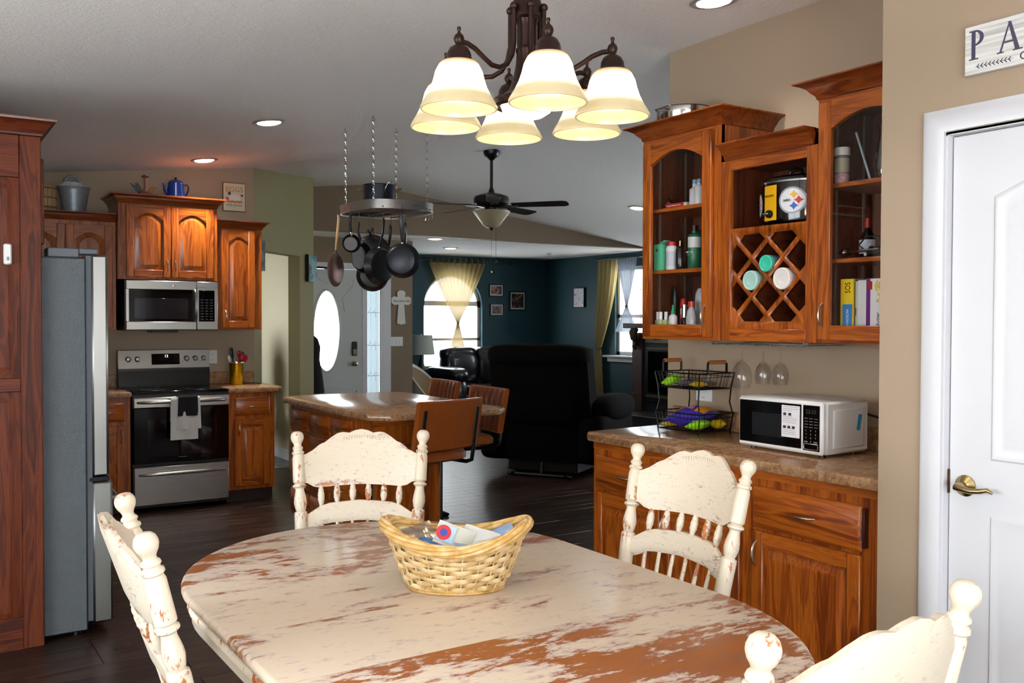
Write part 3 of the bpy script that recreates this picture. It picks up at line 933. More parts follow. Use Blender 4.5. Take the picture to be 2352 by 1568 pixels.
plate('wide white switch plate below the cross by the front door', (5.123, 10.47, 1.195), 0, .165, .115, 'switch', 'light_switch')

# utensil canister and utensils
GOLD = plain('gold_tin', '#D0AC20', .25, .85, 0, .35, 60)
t = thing('utensil_canister', 'shiny gold utensil canister on the counter by the range', 'canister', (2.335, 7.80, .914))
MB().lathe([(.0, .0), (.052, 0), (.055, .005), (.061, .185), (.063, .19), (.059, .19), (.053, .012), (.0, .012)], 28, cap0=False, cap1=False).obj('body', GOLD, t)
MB().lathe([(.061, .18), (.064, .182), (.064, .192), (.060, .192)], 28, cap0=False, cap1=False).obj('rim', NICKEL, t)
def utensil(name, label, p0, p1, w, l, mat, mat2, dx=0):
    t = thing(name, label, 'utensil', (2.335, 7.80, .93))
    MB().tube([p0, tuple((a + b) / 2 for a, b in zip(p0, p1)), p1], .006, 8).obj('handle', mat, t)
    d = (Vector(p1) - Vector(p0)).normalized()
    m = MB(); m.M = axis_m(p1, d)
    m.lathe([(.006, 0), (w * .7, l * .15), (w, l * .5), (w * .85, l * .9), (.0, l)], 14, sy=.28)
    m.obj('head', mat2, t)
    return t
utensil('spatula', 'black turner handle standing in the gold canister', (0, 0, 0), (-.03, 0, .20), .018, .10, BLACK, BLACK)
utensil('whisk', 'pale plastic spoon leaning from the gold canister', (-.02, .01, 0), (-.055, 0, .18), .012, .05, WHITEPL, WHITEPL)
RED = plain('red_silicone', '#9E1014', .4)
utensil('ladle', 'red silicone ladle leaning out of the gold canister', (.01, -.01, 0), (.045, -.02, .165), .036, .075, RED, RED)
utensil('spatula', 'red silicone spatula standing upright in the gold canister', (.0, .02, 0), (.025, .01, .21), .02, .06, RED, RED)
utensil('spoon', 'black serving spoon behind the red ladle in the canister', (.02, .02, 0), (.05, .02, .20), .018, .06, BLACK, BLACK)

# things on top of the wall cabinets
ZINC = plain('galvanised_zinc', '#9AA3AA', .42, .5, 0, .35, 30)
t = thing('metal_bucket', 'galvanised metal wall bucket with pierced handle on the corner cabinet', 'bucket', (1.109, 7.84, 2.268))
prof = [(.0, 0), (.078, 0)]
for k in range(9): prof += [(.080 + k * .0035, .012 + k * .02), (.084 + k * .0035, .020 + k * .02)]
prof += [(.118, .195), (.112, .195), (.074, .01), (.0, .008)]
MB().lathe(prof, 36, cap0=False, cap1=False, sy=.8).obj('body', ZINC, t)
hp = [(-.112, .185), (.112, .185), (.105, .20), (.05, .265)] + [(.05 * math.cos(PI * k / 10), .265 + .045 * math.sin(PI * k / 10)) for k in range(1, 10)] + [(-.05, .265), (-.105, .20)]
hole = [(.028 * math.cos(-2 * PI * k / 16), .262 + .016 * math.sin(-2 * PI * k / 16)) for k in range(16)]
m = MB(); m.prism([(-.112, .185), (.112, .185), (.105, .20), (.05, .245), (-.05, .245), (-.105, .20)], .0, .006, 'xz')
m.tube([(.052 * math.cos(PI * k / 12), .003, .243 + .045 * math.sin(PI * k / 12)) for k in range(13)], .012, 8)
m.obj('handle', ZINC, t, (0, .06, 0))
t = thing('slat_basket', 'pale wooden slat basket beside the metal bucket', 'basket', (.90, 7.84, 2.268))
WICK = plain('pale_basket_wood', '#B59A6C', .6, 0, 0, .2, 20)
for k in range(16):
    a = 2 * PI * k / 16
    m = MB(); m.M = Matrix.Translation((.085 * math.cos(a), .085 * math.sin(a), 0)) @ Matrix.Rotation(a, 4, 'Z')
    m.box(-.002, .002, -.015, .015, 0, .19, .001); m.obj('slat', WICK, t)
for z in (.03, .10, .17): MB().tube([(.09 * math.cos(2 * PI * k / 28), .09 * math.sin(2 * PI * k / 28), z) for k in range(28)], .006, 6, True).obj('hoop', plain('basket_hoop', '#8A6A3C', .6), t)
MB().lathe([(.0, .0), (.083, 0), (.083, .006), (.0, .006)], 24).obj('bottom', WICK, t)

t = thing('rooster_figurine', 'small rooster figurine with teal tail on the tall cabinet', 'figurine', (1.60, 7.84, 2.417))
MB().ball((.02, 0, .035), .045, 16, 10, 1.1, .6, .75).obj('body', plain('clay_brown', '#7A4A34', .6), t)
for k, (dx, dz) in enumerate(((-.085, .115), (-.07, .10), (-.05, .12), (-.035, .13))):
    MB().tube([(-.005, 0, .05), (dx * .5, 0, dz * .65), (dx, 0, dz)], [.014, .012, .002], 8, flat=.4).obj('tail_feather', plain('teal_glaze', '#1F4A50', .4), t)
m = MB().tube([(.03, 0, .05), (.035, 0, .10), (.03, 0, .145)], [.022, .014, .012], 10); m.ball((.035, 0, .15), .017, 12, 8)
m.obj('neck', plain('clay_pale', '#A5836E', .6), t)
m = MB().box(.0, .055, -.004, .004, .165, .178, .003).box(.012, .03, -.003, .003, .175, .186, .002); m.obj('comb', plain('comb_brown', '#4A2416', .6), t)
MB().tube([(.05, 0, .03), (.085, 0, .085), (.12, 0, .09)], [.02, .012, .003], 8, flat=.4).obj('wing', plain('wing_tan', '#A0703C', .6), t)

BLUE = plain('blue_enamel', '#1C3FA0', .18, 0, .5, .1, 20)
t = thing('coffee_pot', 'blue enamel camping coffee pot on the tall kitchen cabinet', 'coffee pot', (1.862, 7.84, 2.417))
MB().lathe([(.0, 0), (.078, 0), (.08, .006), (.058, .135), (.060, .14), (.052, .155), (.03, .165), (.012, .168), (.0, .169)], 32, cap0=False).obj('body', BLUE, t)
MB().lathe([(.006, .166), (.012, .178), (.008, .186), (.0, .188)], 14, cap0=False).obj('lid_knob', plain('navy_enamel', '#0C1238', .2), t)
MB().tube([(-.066, 0, .05), (-.085, 0, .085), (-.088, 0, .115), (-.098, 0, .138)], [.016, .012, .010, .009], 10).obj('spout', BLUE, t)
MB().tube([(.058, 0, .125), (.088, 0, .132), (.102, 0, .115), (.098, 0, .085), (.082, 0, .045), (.074, 0, .03)], .006, 8).obj('handle', plain('navy_enamel', '#0C1238', .2), t)

# framed egg sign
t = thing('egg_sign', 'small framed egg advertisement on the wall above the narrow cabinet', 'sign', (2.387, 8.028, 2.503))
MB().box(-.098, .098, -.014, 0, -.122, .122, .003).obj('frame', plain('sign_frame', '#6A5030', .5), t)
MB().box(-.092, .092, -.0165, -.013, -.116, .116).obj('print', plain('cream_print', '#D9CDB4', .7, var=.1), t)
GOLDP = plain('gold_print', '#C0892A', .6); GREYP = plain('grey_ink', '#5C5850', .6)
text('EGGS', .062, GOLDP, t, (0, -.0175, .063), .145)
text('FREE RANGE', .022, GREYP, t, (0, -.0175, -.07), .13)
m = MB().ball((.005, -.017, -.005), .04, 16, 8, 1.2, .02, .7); m.obj('hen_print', plain('hen_white', '#E6E2DA', .7), t)
m = MB()
for k in range(7): m.ball((-.055 + k * .019, -.0172, -.038 - .004 * (k % 2)), .012, 10, 6, 1, .05, .8)
m.obj('egg_print', plain('egg_orange', '#D08030', .6), t)
m = MB().ball((-.06, -.0172, -.015), .016, 10, 6, 1, .05, .8); m.obj('hat_print', plain('salmon_print', '#C8604A', .6), t)
m = MB().ball((-.042, -.0175, .03), .010, 10, 6, 1.3, .05, 1.5).ball((.065, -.0175, .017), .010, 10, 6, 1.1, .05, 1); m.obj('feather_print', plain('dark_print', '#3E3A4A', .6), t)

# refrigerator (faces +x) and the tall oak end panel in front of it
t = thing('refrigerator', 'grey-sided stainless refrigerator standing beside the tall oak panel', 'refrigerator', (0, 0, 0))
def fridge_side():
    q = NT('textured_grey_steel')
    v = q.coords((1, 1, 1), False)
    n = q.noise(v, 230, 3, .6)
    q.set(Base_Color='#5E6468', Metallic=.5, Roughness=.24, Specular_IOR_Level=.6)
    q.bump(n, .8, .005)
    return q.m
FS = fridge_side()
MB().box(-.05, .706, 4.65, 5.55, .02, 1.735, .008).obj('case', FS, t)
d = MB().box(.725, .80, 4.652, 5.548, .725, 1.752, .012).obj('upper_door', STEELV, t)
MB().tube([(.80, 5.02, 1.60), (.835, 5.02, 1.55), (.845, 5.02, 1.2), (.835, 5.02, .86), (.80, 5.02, .81)], .010, 10).obj('handle', STEELV, d)
d = MB().box(.725, .815, 4.652, 5.548, .045, .705, .012).obj('freezer_drawer', STEELV, t)
MB().tube([(.815, 4.75, .60), (.855, 4.78, .60), (.87, 5.1, .60), (.855, 5.42, .60), (.815, 5.45, .60)], .013, 10).obj('handle', STEELV, d)
MB().box(.706, .728, 4.66, 5.54, .06, 1.745).obj('door_gasket', plain('grey_gasket', '#4E545C', .6), t)
MB().box(.715, .80, 4.655, 5.54, .706, .724).obj('hinge_gap', plain('dark_gap', '#101216', .3, .5), t)
MB().box(.55, .68, 4.67, 4.79, 1.735, 1.778, .004).obj('hinge_cover', plain('hinge_grey', '#50555C', .4), t)
MB().box(.68, .76, 4.67, 4.76, 1.752, 1.778, .004).obj('hinge_cover', plain('hinge_grey', '#50555C', .4), t)
for x in (.02, .66): MB().lathe([(.02, 0), (.02, .02)], 12, (x, 4.70, 0)).obj('foot', BLACK, t)

t = thing('tall_cabinet', 'tall oak refrigerator surround with raised end panels and crown', 'cabinet', (-.17, 4.60, 0))
DIMOAKV = oak('dimmed_oak_upright', 'z', '#6C3012', '#4C1C0A', '#2A0E04', .5, coat=0)  # same oak as the other cabinets, its dimmer light put into the colour
DIMOAKH = oak('dimmed_oak_level', 'x', '#6C3012', '#4C1C0A', '#2A0E04', .5, coat=0)
TW = .688
m = MB().box(TW - .085, TW, 0, .03, 0.0, 2.255, .003).box(0, .1, 0, .03, 0, 2.255, .003)
m.each('side_stile', DIMOAKV, t)
MB().box(.1, TW - .085, .004, .03, 0, .14).box(.1, TW - .085, .0, .03, 1.135, 1.195, .003).box(.1, TW - .085, 0, .03, 2.07, 2.255, .003).each('side_rail', DIMOAKH, t)
for z0, z1 in ((.12, 1.135), (1.195, 2.07)):
    rr = [[(.1 + i, y, z0 + i), (TW - .085 - i, y, z0 + i), (TW - .085 - i, y, z1 - i), (.1 + i, y, z1 - i)] for i, y in ((0, .018), (.008, .018), (.045, .004), (.05, .004))]
    MB().rings(rr, False, True).obj('raised_panel', DIMOAKV, t)
    MB().box(.09, TW - .08, .02, .03, z0 - .01, z1 + .01).obj('panel_back', DIMOAKV, t)
MB().box(0, TW, .05, .95, 1.80, 2.255).obj('upper_box', DIMOAKV, t)
for k in range(2):
    MB().box(TW, TW + .02, .07 + k * .44, .50 + k * .44, 1.79, 2.17, .004).obj('door', DIMOAKV, t)
m = crown(t, 0, TW, .95, 2.255, .072, .062, False, True, oak('dimmed_oak_crown', 'x', '#6A2E18', '#4C1C0E', '#2A0E06', .34))  # crown oak darkened in colour for the same dimmer light
t2 = thing('child_latch', 'small white magnetic child latch stuck on the tall oak panel', 'latch', (.385, 4.60, 1.735))
MB().box(-.016, .016, -.016, 0, -.045, .045, .006).obj('housing', WHITEPL, t2)
MB().box(-.005, .005, -.019, -.015, -.028, -.012, .001).obj('button', plain('latch_grey', '#9A989C', .5), t2)
t2 = thing('wire_hook', 'bent white wire on top of the refrigerator cabinet', 'wire', (.545, 5.2, 2.225))
MB().tube([(-.05, 0, .0), (-.02, 0, .012), (.02, 0, .008), (.035, 0, -.04)], .005, 6).obj('wire', WHITEPL, t2)
# ------------------------------------------------------------------ oak hutch on the dining wall (faces -x)
HX = 3.07
def clip_poly(p, x0, x1, z0, z1):
    def cut(p, f):
        out = []
        for i in range(len(p)):
            a, b = p[i], p[(i + 1) % len(p)]; fa, fb = f(a), f(b)
            if fa >= 0: out.append(a)
            if fa * fb < 0:
                k = fa / (fa - fb); out.append((a[0] + (b[0] - a[0]) * k, a[1] + (b[1] - a[1]) * k))
        return out
    for f in (lambda q: q[0] - x0, lambda q: x1 - q[0], lambda q: q[1] - z0, lambda q: z1 - q[1]):
        p = cut(p, f)
        if not p: return p
    return p

def glass_cabinet(y_left, W, label, handle, top=2.33, shelves=(1.98, 1.682), wl=True, wr=True):
    t = thing('glass_cabinet', label, 'cabinet', (HX, y_left, 0), PR)
    MB().box(0, .015, .0, .33, 1.365, top).box(W - .015, W, 0, .33, 1.365, top).each('side_panel', OAKV, t)
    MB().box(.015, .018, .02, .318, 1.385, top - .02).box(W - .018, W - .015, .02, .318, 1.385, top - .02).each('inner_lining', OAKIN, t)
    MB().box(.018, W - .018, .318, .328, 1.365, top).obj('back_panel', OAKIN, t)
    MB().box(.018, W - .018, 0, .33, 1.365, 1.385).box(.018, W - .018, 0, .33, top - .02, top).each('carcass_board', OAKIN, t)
    for z in shelves:
        MB().box(.018, W - .018, .03, .318, z, z + .018, .002).obj('shelf', OAKH, t)
    m = MB()
    for x in (.0195, W - .0195):
        for y in (.09, .26): m.box(x - .0015, x + .0015, y - .006, y + .006, 1.40, top - .03)
    m.obj('shelf_standard', plain('shelf_strip', '#A59C8C', .4, .7), t)
    ff = MB().box(0, .03, -.002, .018, 1.365, top).box(W - .045, W, -.002, .018, 1.365, top)
    ff.each('face_stile', OAKV, t)
    MB().box(.03, W - .045, -.002, .018, 1.365, 1.392).box(.03, W - .045, -.002, .018, top - .03, top).each('face_rail', OAKH, t)
    door(t, .018, W - .042, 1.378, top - .015, True, handle, True, .058, .022, y=-.003)
    crown(t, 0, W, .33, top, .07, .07, wl, wr)
    return t
glass_cabinet(3.522, .522, 'oak glass-door wall cabinet holding bottles, its crown topped by a steel pan', ('R', 1.475))
glass_cabinet(2.472, .518, 'oak glass-door wall cabinet with cartons and a small wine bottle, against the pantry wall', ('L', 1.475), wr=False)

# middle wine-rack cabinet
W = .526
t = thing('wine_rack_cabinet', 'oak cabinet with open niche and diamond bottle lattice', 'cabinet', (HX, 2.999, 0), PR)
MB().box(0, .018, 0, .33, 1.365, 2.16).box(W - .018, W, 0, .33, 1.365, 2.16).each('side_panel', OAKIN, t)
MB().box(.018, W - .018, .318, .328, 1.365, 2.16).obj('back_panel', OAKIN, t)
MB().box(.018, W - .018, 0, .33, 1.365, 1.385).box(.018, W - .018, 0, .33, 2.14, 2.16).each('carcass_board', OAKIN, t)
MB().box(.018, W - .018, .002, .318, 1.842, 1.858).obj('niche_floor', OAKIN, t)
MB().box(0, .056, -.003, .018, 1.365, 2.16, .002).box(W - .056, W, -.003, .018, 1.365, 2.16, .002).each('face_stile', OAKV, t)
MB().box(.056, W - .056, -.003, .018, 1.365, 1.418, .002).box(.056, W - .056, -.003, .018, 2.115, 2.16, .002).each('face_rail', OAKH, t)
crown(t, .02, W - .02, .33, 2.16, .07, .065, False, False)
X0, X1, Z0, Z1 = .054, W - .054, 1.416, 1.858
hx, hz = .0858, .0812
cen = []
ccx = W / 2; zc = (Z0 + Z1) / 2 + .003
for j in (-2, 0, 2):
    for i in (-1, 1): cen.append((ccx + i * hx, zc + j * hz))
for j in (-1, 1):
    for i in (-2, 0, 2): cen.append((ccx + i * hx, zc + j * hz))
k = .85
cut = MB()
for cx, cz in cen:
    p = clip_poly([(cx - hx * k, cz), (cx, cz - hz * k), (cx + hx * k, cz), (cx, cz + hz * k)], X0 + .006, X1 - .006, Z0 + .035, Z1 - .03)
    if len(p) > 2: cut.prism(p, -.05, .08, 'xz')
pan = MB().box(X0, X1, .001, .02, Z0, Z1).obj('lattice_panel', OAKV, t)
co = cut.obj('cutter', None, t)
md = pan.modifiers.new('cut', 'BOOLEAN'); md.operation = 'DIFFERENCE'; md.object = co; md.solver = 'EXACT'
dg = bpy.context.evaluated_depsgraph_get(); dg.update()
nm = bpy.data.meshes.new_from_object(pan.evaluated_get(dg))
pan.modifiers.clear(); pan.data = nm
bpy.data.objects.remove(co)
for sgn in (1, -1):
    for q in range(-6, 7, 2):
        pts = []
        a = (ccx + q * hx - 6 * hx, zc - 6 * hz * sgn); b = (ccx + q * hx + 6 * hx, zc + 6 * hz * sgn)
        n = Vector((-(b[1] - a[1]), b[0] - a[0])).normalized() * .005
        p = clip_poly([(a[0] - n.x, a[1] - n.y), (b[0] - n.x, b[1] - n.y), (b[0] + n.x, b[1] + n.y), (a[0] + n.x, a[1] + n.y)], .02, W - .02, 1.387, 1.84)
        if len(p) > 2: MB().prism(p, .021, .31, 'xz').obj('rack_divider', OAKIN, t)

# tumblers lying in the bottle lattice
def lying(name, label, lx, lz, r, L, mat, mat2, cat='tumbler'):
    t = thing(name, label, cat, (HX - .012, 2.999 - lx, lz), PR)
    m = MB(); m.M = Matrix.Rotation(R(-90), 4, 'X')
    m.lathe([(.0, .006), (r * .35, .006), (r * .4, .003), (r * .8, .003), (r * .86, 0), (r * .98, .002), (r, .01), (r, .016)], 28, cap0=False, cap1=False)
    m.obj('base', mat, t)
    m = MB(); m.M = Matrix.Rotation(R(-90), 4, 'X')
    m.lathe([(r, .016), (r * 1.0, .03), (r * .96, L - .03), (r * .93, L), (0, L)], 28, cap0=False)
    m.obj('body', mat2, t)
lying('tumbler', 'teal tumbler lying in the middle cell of the bottle lattice', .265, 1.697, .036, .2, plain('teal_plastic', '#3FBFA0', .35), plain('blue_grey_plastic', '#6E8A9C', .3))
lying('tumbler', 'pale mint tumbler lying in a lattice cell below the teal one', .180, 1.628, .043, .2, plain('mint_plastic', '#A9CFC4', .35), plain('mint_side', '#8FB5AC', .3))
lying('tumbler', 'white tumbler lying in the lattice cell beside the mint one', .352, 1.630, .046, .2, plain('ivory_plastic', '#E8E2DC', .35), plain('ivory_side', '#C9C2C6', .3))

# slow cooker in the niche
cx, cy, rx, ry, zb, zt = .290, .150, .165, .125, 1.866, 2.035
t = thing('slow_cooker', 'black oval slow cooker with yellow panel and team emblems in the open niche', 'slow cooker', (HX, 2.999, 0), PR)
GB = plain('gloss_black', '#050506', .12, 0, .3)
m = MB(); m.lathe([(.90, zb), (.97, zb + .008), (1.0, zb + .03), (1.0, zt)], 48, (cx, cy, 0), sx=rx, sy=ry);
m.obj('body', GB, t)
MB().lathe([(1.0, zt), (1.03, zt + .002), (1.03, zt + .010), (.95, zt + .014)], 48, (cx, cy, 0), sx=rx, sy=ry, cap0=False, cap1=False).obj('steel_rim', CHROME, t)
MB().lathe([(.98, zt + .012), (.96, zt + .022), (.7, zt + .036), (.3, zt + .042), (0, zt + .043)], 48, (cx, cy, 0), sx=rx, sy=ry, cap0=False).obj('lid', plain('smoked_lid', '#1A1A1C', .08), t)
MB().tube([(cx - .035, cy, zt + .04), (cx - .028, cy, zt + .062), (cx, cy, zt + .07), (cx + .028, cy, zt + .062), (cx + .035, cy, zt + .04)], .009, 8).obj('lid_handle', BLACK, t)
for s_ in (-1,):
    MB().box(cx + s_ * rx - .03, cx + s_ * rx + .005, cy - .04, cy + .04, 1.955, 1.975, .006).obj('side_handle', BLACK, t)
for a in range(4):
    MB().lathe([(.012, 1.858), (.012, zb + .004)], 10, (cx + rx * .7 * (1 if a % 2 else -1), cy + ry * .55 * (1 if a // 2 else -1), 0)).obj('foot', BLACK, t)
def on_cooker(dx, z, e):
    a = max(-1, min(1, dx / rx)); an = math.asin(a)
    return (cx + (rx + e) * math.sin(an), cy - (ry + e) * math.cos(an), z)
def decal(poly, c, e, mat, name, par, steps=4):
    rr = []
    for k in range(1, steps + 1):
        rr.append([on_cooker(c[0] + (x - c[0]) * k / steps, c[1] + (z - c[1]) * k / steps, e) for x, z in poly])
    m = MB().rings(rr, True, False)
    return m.obj(name, mat, par)
GOLDY = plain('team_gold', '#F0B010', .3); EW = plain('emblem_white', '#ECEAEA', .35, var=.01); EG = plain('emblem_grey', '#9AA0A8', .35)
m = MB().grid(lambda u, v: on_cooker(-.072 + .075 * u, 1.880 + .148 * v, .0012), 8, 2)
yp = m.obj('yellow_panel', GOLDY, t)
text('CROCK-POT', .013, BLACK, yp, (cx - .034, on_cooker(-.034, 0, .004)[1] - .003, 1.983), .05)
m = MB(); p = on_cooker(-.032, 0, .002); m.M = Matrix.Translation((p[0], p[1], 1.907)) @ Matrix.Rotation(R(90), 4, 'X')
m.lathe([(.017, -.004), (.017, .012), (.014, .016), (0, .017)], 20); kn = m.obj('dial', BLACK, t)
MB().box(p[0] - .026, p[0] + .004, p[1] - .022, p[1] - .015, 1.903, 1.911, .002).obj('dial_grip', NICKEL, kn)
def emblem(dx0, zc, r, e=.0015, squash=1.0):
    C_ = lambda rad, n=32: [(dx0 + rad * squash * math.cos(2 * PI * i / n), zc + rad * math.sin(2 * PI * i / n)) for i in range(n)]
    ring = decal(C_(r), (dx0, zc), e, EG, 'emblem', t)
    decal(C_(r * .87), (dx0, zc), e + .0004, EW, 'emblem_field', ring)
    for (ax, az, mt) in ((.18, .42, GOLDY), (.55, 0.0, plain('team_red', '#C41820', .35)), (.18, -.42, plain('team_blue', '#1A50A8', .35))):
        s = r * .36
        ast = []
        for i in range(32):
            q = 2 * PI * i / 32
            ast.append((dx0 + ax * r * squash * .85 + s * squash * math.cos(q) ** 3, zc + az * r + s * math.sin(q) ** 3))
        decal(ast, (dx0 + ax * r * squash * .85, zc + az * r), e + .0008, mt, 'hypocycloid', ring)
    if squash > .8: text('Steelers', .020, BLACK, ring, (cx + dx0 - r * .38, on_cooker(dx0 - r * .38, 0, e)[1] - .003, zc + .001), r * .78)
emblem(.072, 1.957, .056)
emblem(-.118, 1.953, .050, .0015, .55)

# --- items in the left glass cabinet
def bottle(label, root, lx, ly, z, prof, mat, cap=None, capmat=None, n=20, name='bottle', cat='bottle', band=None, bandmat=None, sy=1.0, grp=None):
    t = thing(name, label, cat, (HX + ly, root - lx, z), PR, grp)
    MB().lathe(prof, n, cap0=True, sy=sy).obj('body', mat, t)
    if cap: MB().lathe(cap, n, sy=sy).obj('cap', capmat, t)
    if band: MB().lathe(band, n, cap0=False, cap1=False, sy=sy).obj('label_band', bandmat, t)
    return t
def cylp(r, h, neck=None, hn=0): 
    p = [(r * .92, 0), (r, .004), (r, h)]
    if neck: p += [(r * .9, h + .006), (neck, h + .014), (neck, h + hn)]
    else: p += [(r * .9, h + .004), (0, h + .005)]
    return p
L0 = 3.522
S1, S2, S0 = 1.998, 1.700, 1.385
WB = plain('white_bottle', '#DCDADC', .35)
def carton(label, root, lx0, lx1, ly0, ly1, z0, z1, mat, extra=None, name='carton', cat='box', tilt=0):
    t = thing(name, label, cat, (HX, root, 0), PR)
    MB().box(lx0, lx1, ly0, ly1, z0, z1, .0012).obj('box', mat, t)
    if extra: extra(t)
    return t
def ex(t):
    MB().box(.198, .222, .078, .10, S1 + .002, S1 + .024).obj('box_end', plain('pale_flap', '#D8CFC4', .6), t)
    text('Sinus Pressure & Pain', .012, EW, t, (.135, .0722, S1 + .014), .10, rot=(R(90), R(180), 0))
    MB().box(.16, .19, .0728, .0735, S1 + .004, S1 + .007).obj('stripe', plain('orange_stripe', '#E08020', .5), t)
carton('red medicine carton lying on the top shelf of the bottle cabinet', L0, .075, .198, .0735, .135, S1, S1 + .026, plain('red_carton', '#C01818', .4), ex)
t = thing('plastic_bag', 'crumpled clear plastic bag beside the red carton', 'bag', (HX + .11, L0 - .06, S1), PR)
rnd = random.Random(5)
m = MB().grid(lambda u, v: (-.035 + .09 * u + .008 * math.sin(7 * v), -.03 + .07 * v + .01 * math.sin(9 * u), max(.002, .062 * math.sin(PI * u) * math.sin(PI * v) ** .7 + .012 * math.sin(23 * u + 7 * v) * math.sin(PI * u) * math.sin(PI * v))), 16, 12)
m.obj('film', clear_glass('crinkled_film', '#D8D4DC', .8, .1), t)
t = thing('folder', 'thin black case standing behind the plastic bag', 'case', (HX + .26, L0 - .03, S1), PR)
MB().box(0, .20, 0, .02, 0, .085, .004).obj('case', BLACK, t)
bottle('white spray bottle with blue tip standing on the top shelf', L0, .262, .09, S1, cylp(.026, .075, .012, .03), WB, [(.012, .1), (.011, .125), (.0, .127)], plain('light_blue_cap', '#7AA8CC', .4))
bottle('white tube with green label leaning among the spray bottles', L0, .305, .14, S1, cylp(.022, .10, .01, .025), plain('pale_blue_tube', '#A8C0CC', .35), None, None, band=[(.0225, .07), (.0225, .1)], bandmat=plain('olive_green', '#8A9A20', .5))
bottle('short white bottle in front of the tube on the top shelf', L0, .320, .06, S1, cylp(.022, .08, .010, .03), WB, [(.011, .1), (.010, .118), (.0, .12)], plain('light_blue_cap', '#7AA8CC', .4))
def ex(t):
    m = MB(); m.M = Matrix.Translation((.06, .065, S2 + .128)) @ Matrix.Rotation(R(-22), 4, 'Y'); m.box(-.02, .045, -.022, .022, 0, .002); m.obj('open_flap', plain('mint_card', '#8CCBB0', .6), t)
    MB().ball((.052, .0402, S2 + .10), .008, 10, 6, 1.2, .05, 1).obj('leaf_print', plain('dark_green', '#1E6A44', .5), t)
carton('mint green carton with open flap on the middle shelf', L0, .030, .082, .041, .09, S2, S2 + .128, plain('mint_carton', '#5FC79A', .5), ex)
bottle('white pill bottle with red cap on the middle shelf', L0, .122, .075, S2, cylp(.029, .105, .022, .012), WB, [(.024, .118), (.025, .136), (.022, .138)], plain('red_cap', '#B01018', .35), band=[(.0293, .02), (.0293, .09)], bandmat=plain('pale_label', '#C2C4CC', .5))
bottle('dark clear cologne bottle with gold cap on the middle shelf', L0, .185, .07, S2, cylp(.021, .095, .008, .02), plain('smoke_glass', '#221C1C', .08), [(.008, .112), (.008, .138), (.0, .139)], BRASS)
bottle('slim pale bottle behind the cologne bottle', L0, .215, .11, S2, cylp(.014, .085, .008, .015), plain('silver_glass', '#9CA3A0', .15, .4))
t = bottle('green and white oil bottle with black cap on the middle shelf', L0, .268, .085, S2, cylp(.032, .155, .014, .03), plain('bottle_green', '#1B6646', .3), [(.016, .178), (.016, .205), (.0, .206)], BLACK, band=[(.0324, .10), (.0324, .15)], bandmat=plain('white_label', '#D8DAD6', .5))
text('MCT OIL', .014, EW, t, (0, -.0332, .078), .045)
MB().box(-.018, .018, -.0335, -.032, .064, .066).obj('rule', plain('light_green', '#58C07A', .5), t)
bottle('tall dark bottle standing behind the oil bottle', L0, .235, .16, S2, cylp(.022, .15, .01, .04), plain('near_black', '#0E0C0E', .2))
# bottom shelf
t = thing('hair_brush', 'black paddle brush standing at the back of the lower shelf', 'brush', (HX + .15, L0 - .062, S0), PR)
m = MB().ball((0, 0, .165), .07, 16, 12, .28, .2, 1.15); m.obj('head', BLACK, t); MB().tube([(0, 0, .0), (0, 0, .1)], .009, 8).obj('handle', BLACK, t)
NPG = clear_glass('varnish_glass', '#D8E0B8', .5)
for i, (lx, ly) in enumerate(((.052, .05), (.078, .045), (.10, .06))):
    t = thing('nail_polish', 'small clear nail varnish bottle with white cap on the lower shelf', 'bottle', (HX + ly, L0 - lx, S0), PR, 'nail varnish bottles')
    MB().box(-.012, .012, -.012, .012, 0, .075, .004).obj('body', plain('varnish_pale', '#B9C29A', .12), t)
    MB().lathe([(.009, .075), (.009, .112), (.0, .113)], 14).obj('cap', WHITEPL, t)
bottle('tiny white tube with lime cap on the lower shelf', L0, .128, .06, S0, cylp(.011, .052), WB, [(.014, .052), (.014, .068), (.0, .069)], plain('lime_cap', '#7FC21A', .4), name='small_tube')
bottle('white dropper bottle with green cap on the lower shelf', L0, .160, .05, S0, cylp(.021, .085, .010, .016), WB, [(.012, .10), (.010, .115), (.006, .125), (.005, .145), (.0, .146)], plain('green_cap', '#0F8A55', .35))
bottle('slim red and white spray can on the lower shelf', L0, .195, .085, S0, cylp(.016, .125), plain('can_white', '#C9C2C2', .3), [(.016, .128), (.017, .15), (.012, .175), (.0, .18)], plain('red_cap', '#B01018', .35), band=[(.0163, .06), (.0163, .1)], bandmat=plain('red_stripe', '#B02028', .4), name='spray_can')
bottle('clear bottle with chrome cap on the lower shelf', L0, .228, .06, S0, cylp(.019, .08), plain('smoke_glass', '#221C1C', .08), [(.013, .085), (.013, .145), (.0, .146)], CHROME)
bottle('tall pale grey deodorant bottle at the back of the lower shelf', L0, .268, .12, S0, [(.025, 0), (.028, .01), (.028, .15), (.024, .2), (.012, .222), (.0, .225)], plain('grey_white', '#B9BCC4', .35), sy=.6)
bottle('white rounded bottle with red cap at the door side of the lower shelf', L0, .285, .05, S0, [(.026, 0), (.029, .006), (.029, .085), (.022, .115), (.014, .128), (.014, .135)], plain('bottle_milky', '#B7B4B6', .25), [(.018, .133), (.018, .16), (.0, .161)], plain('orange_red', '#B8341A', .35), sy=.75)

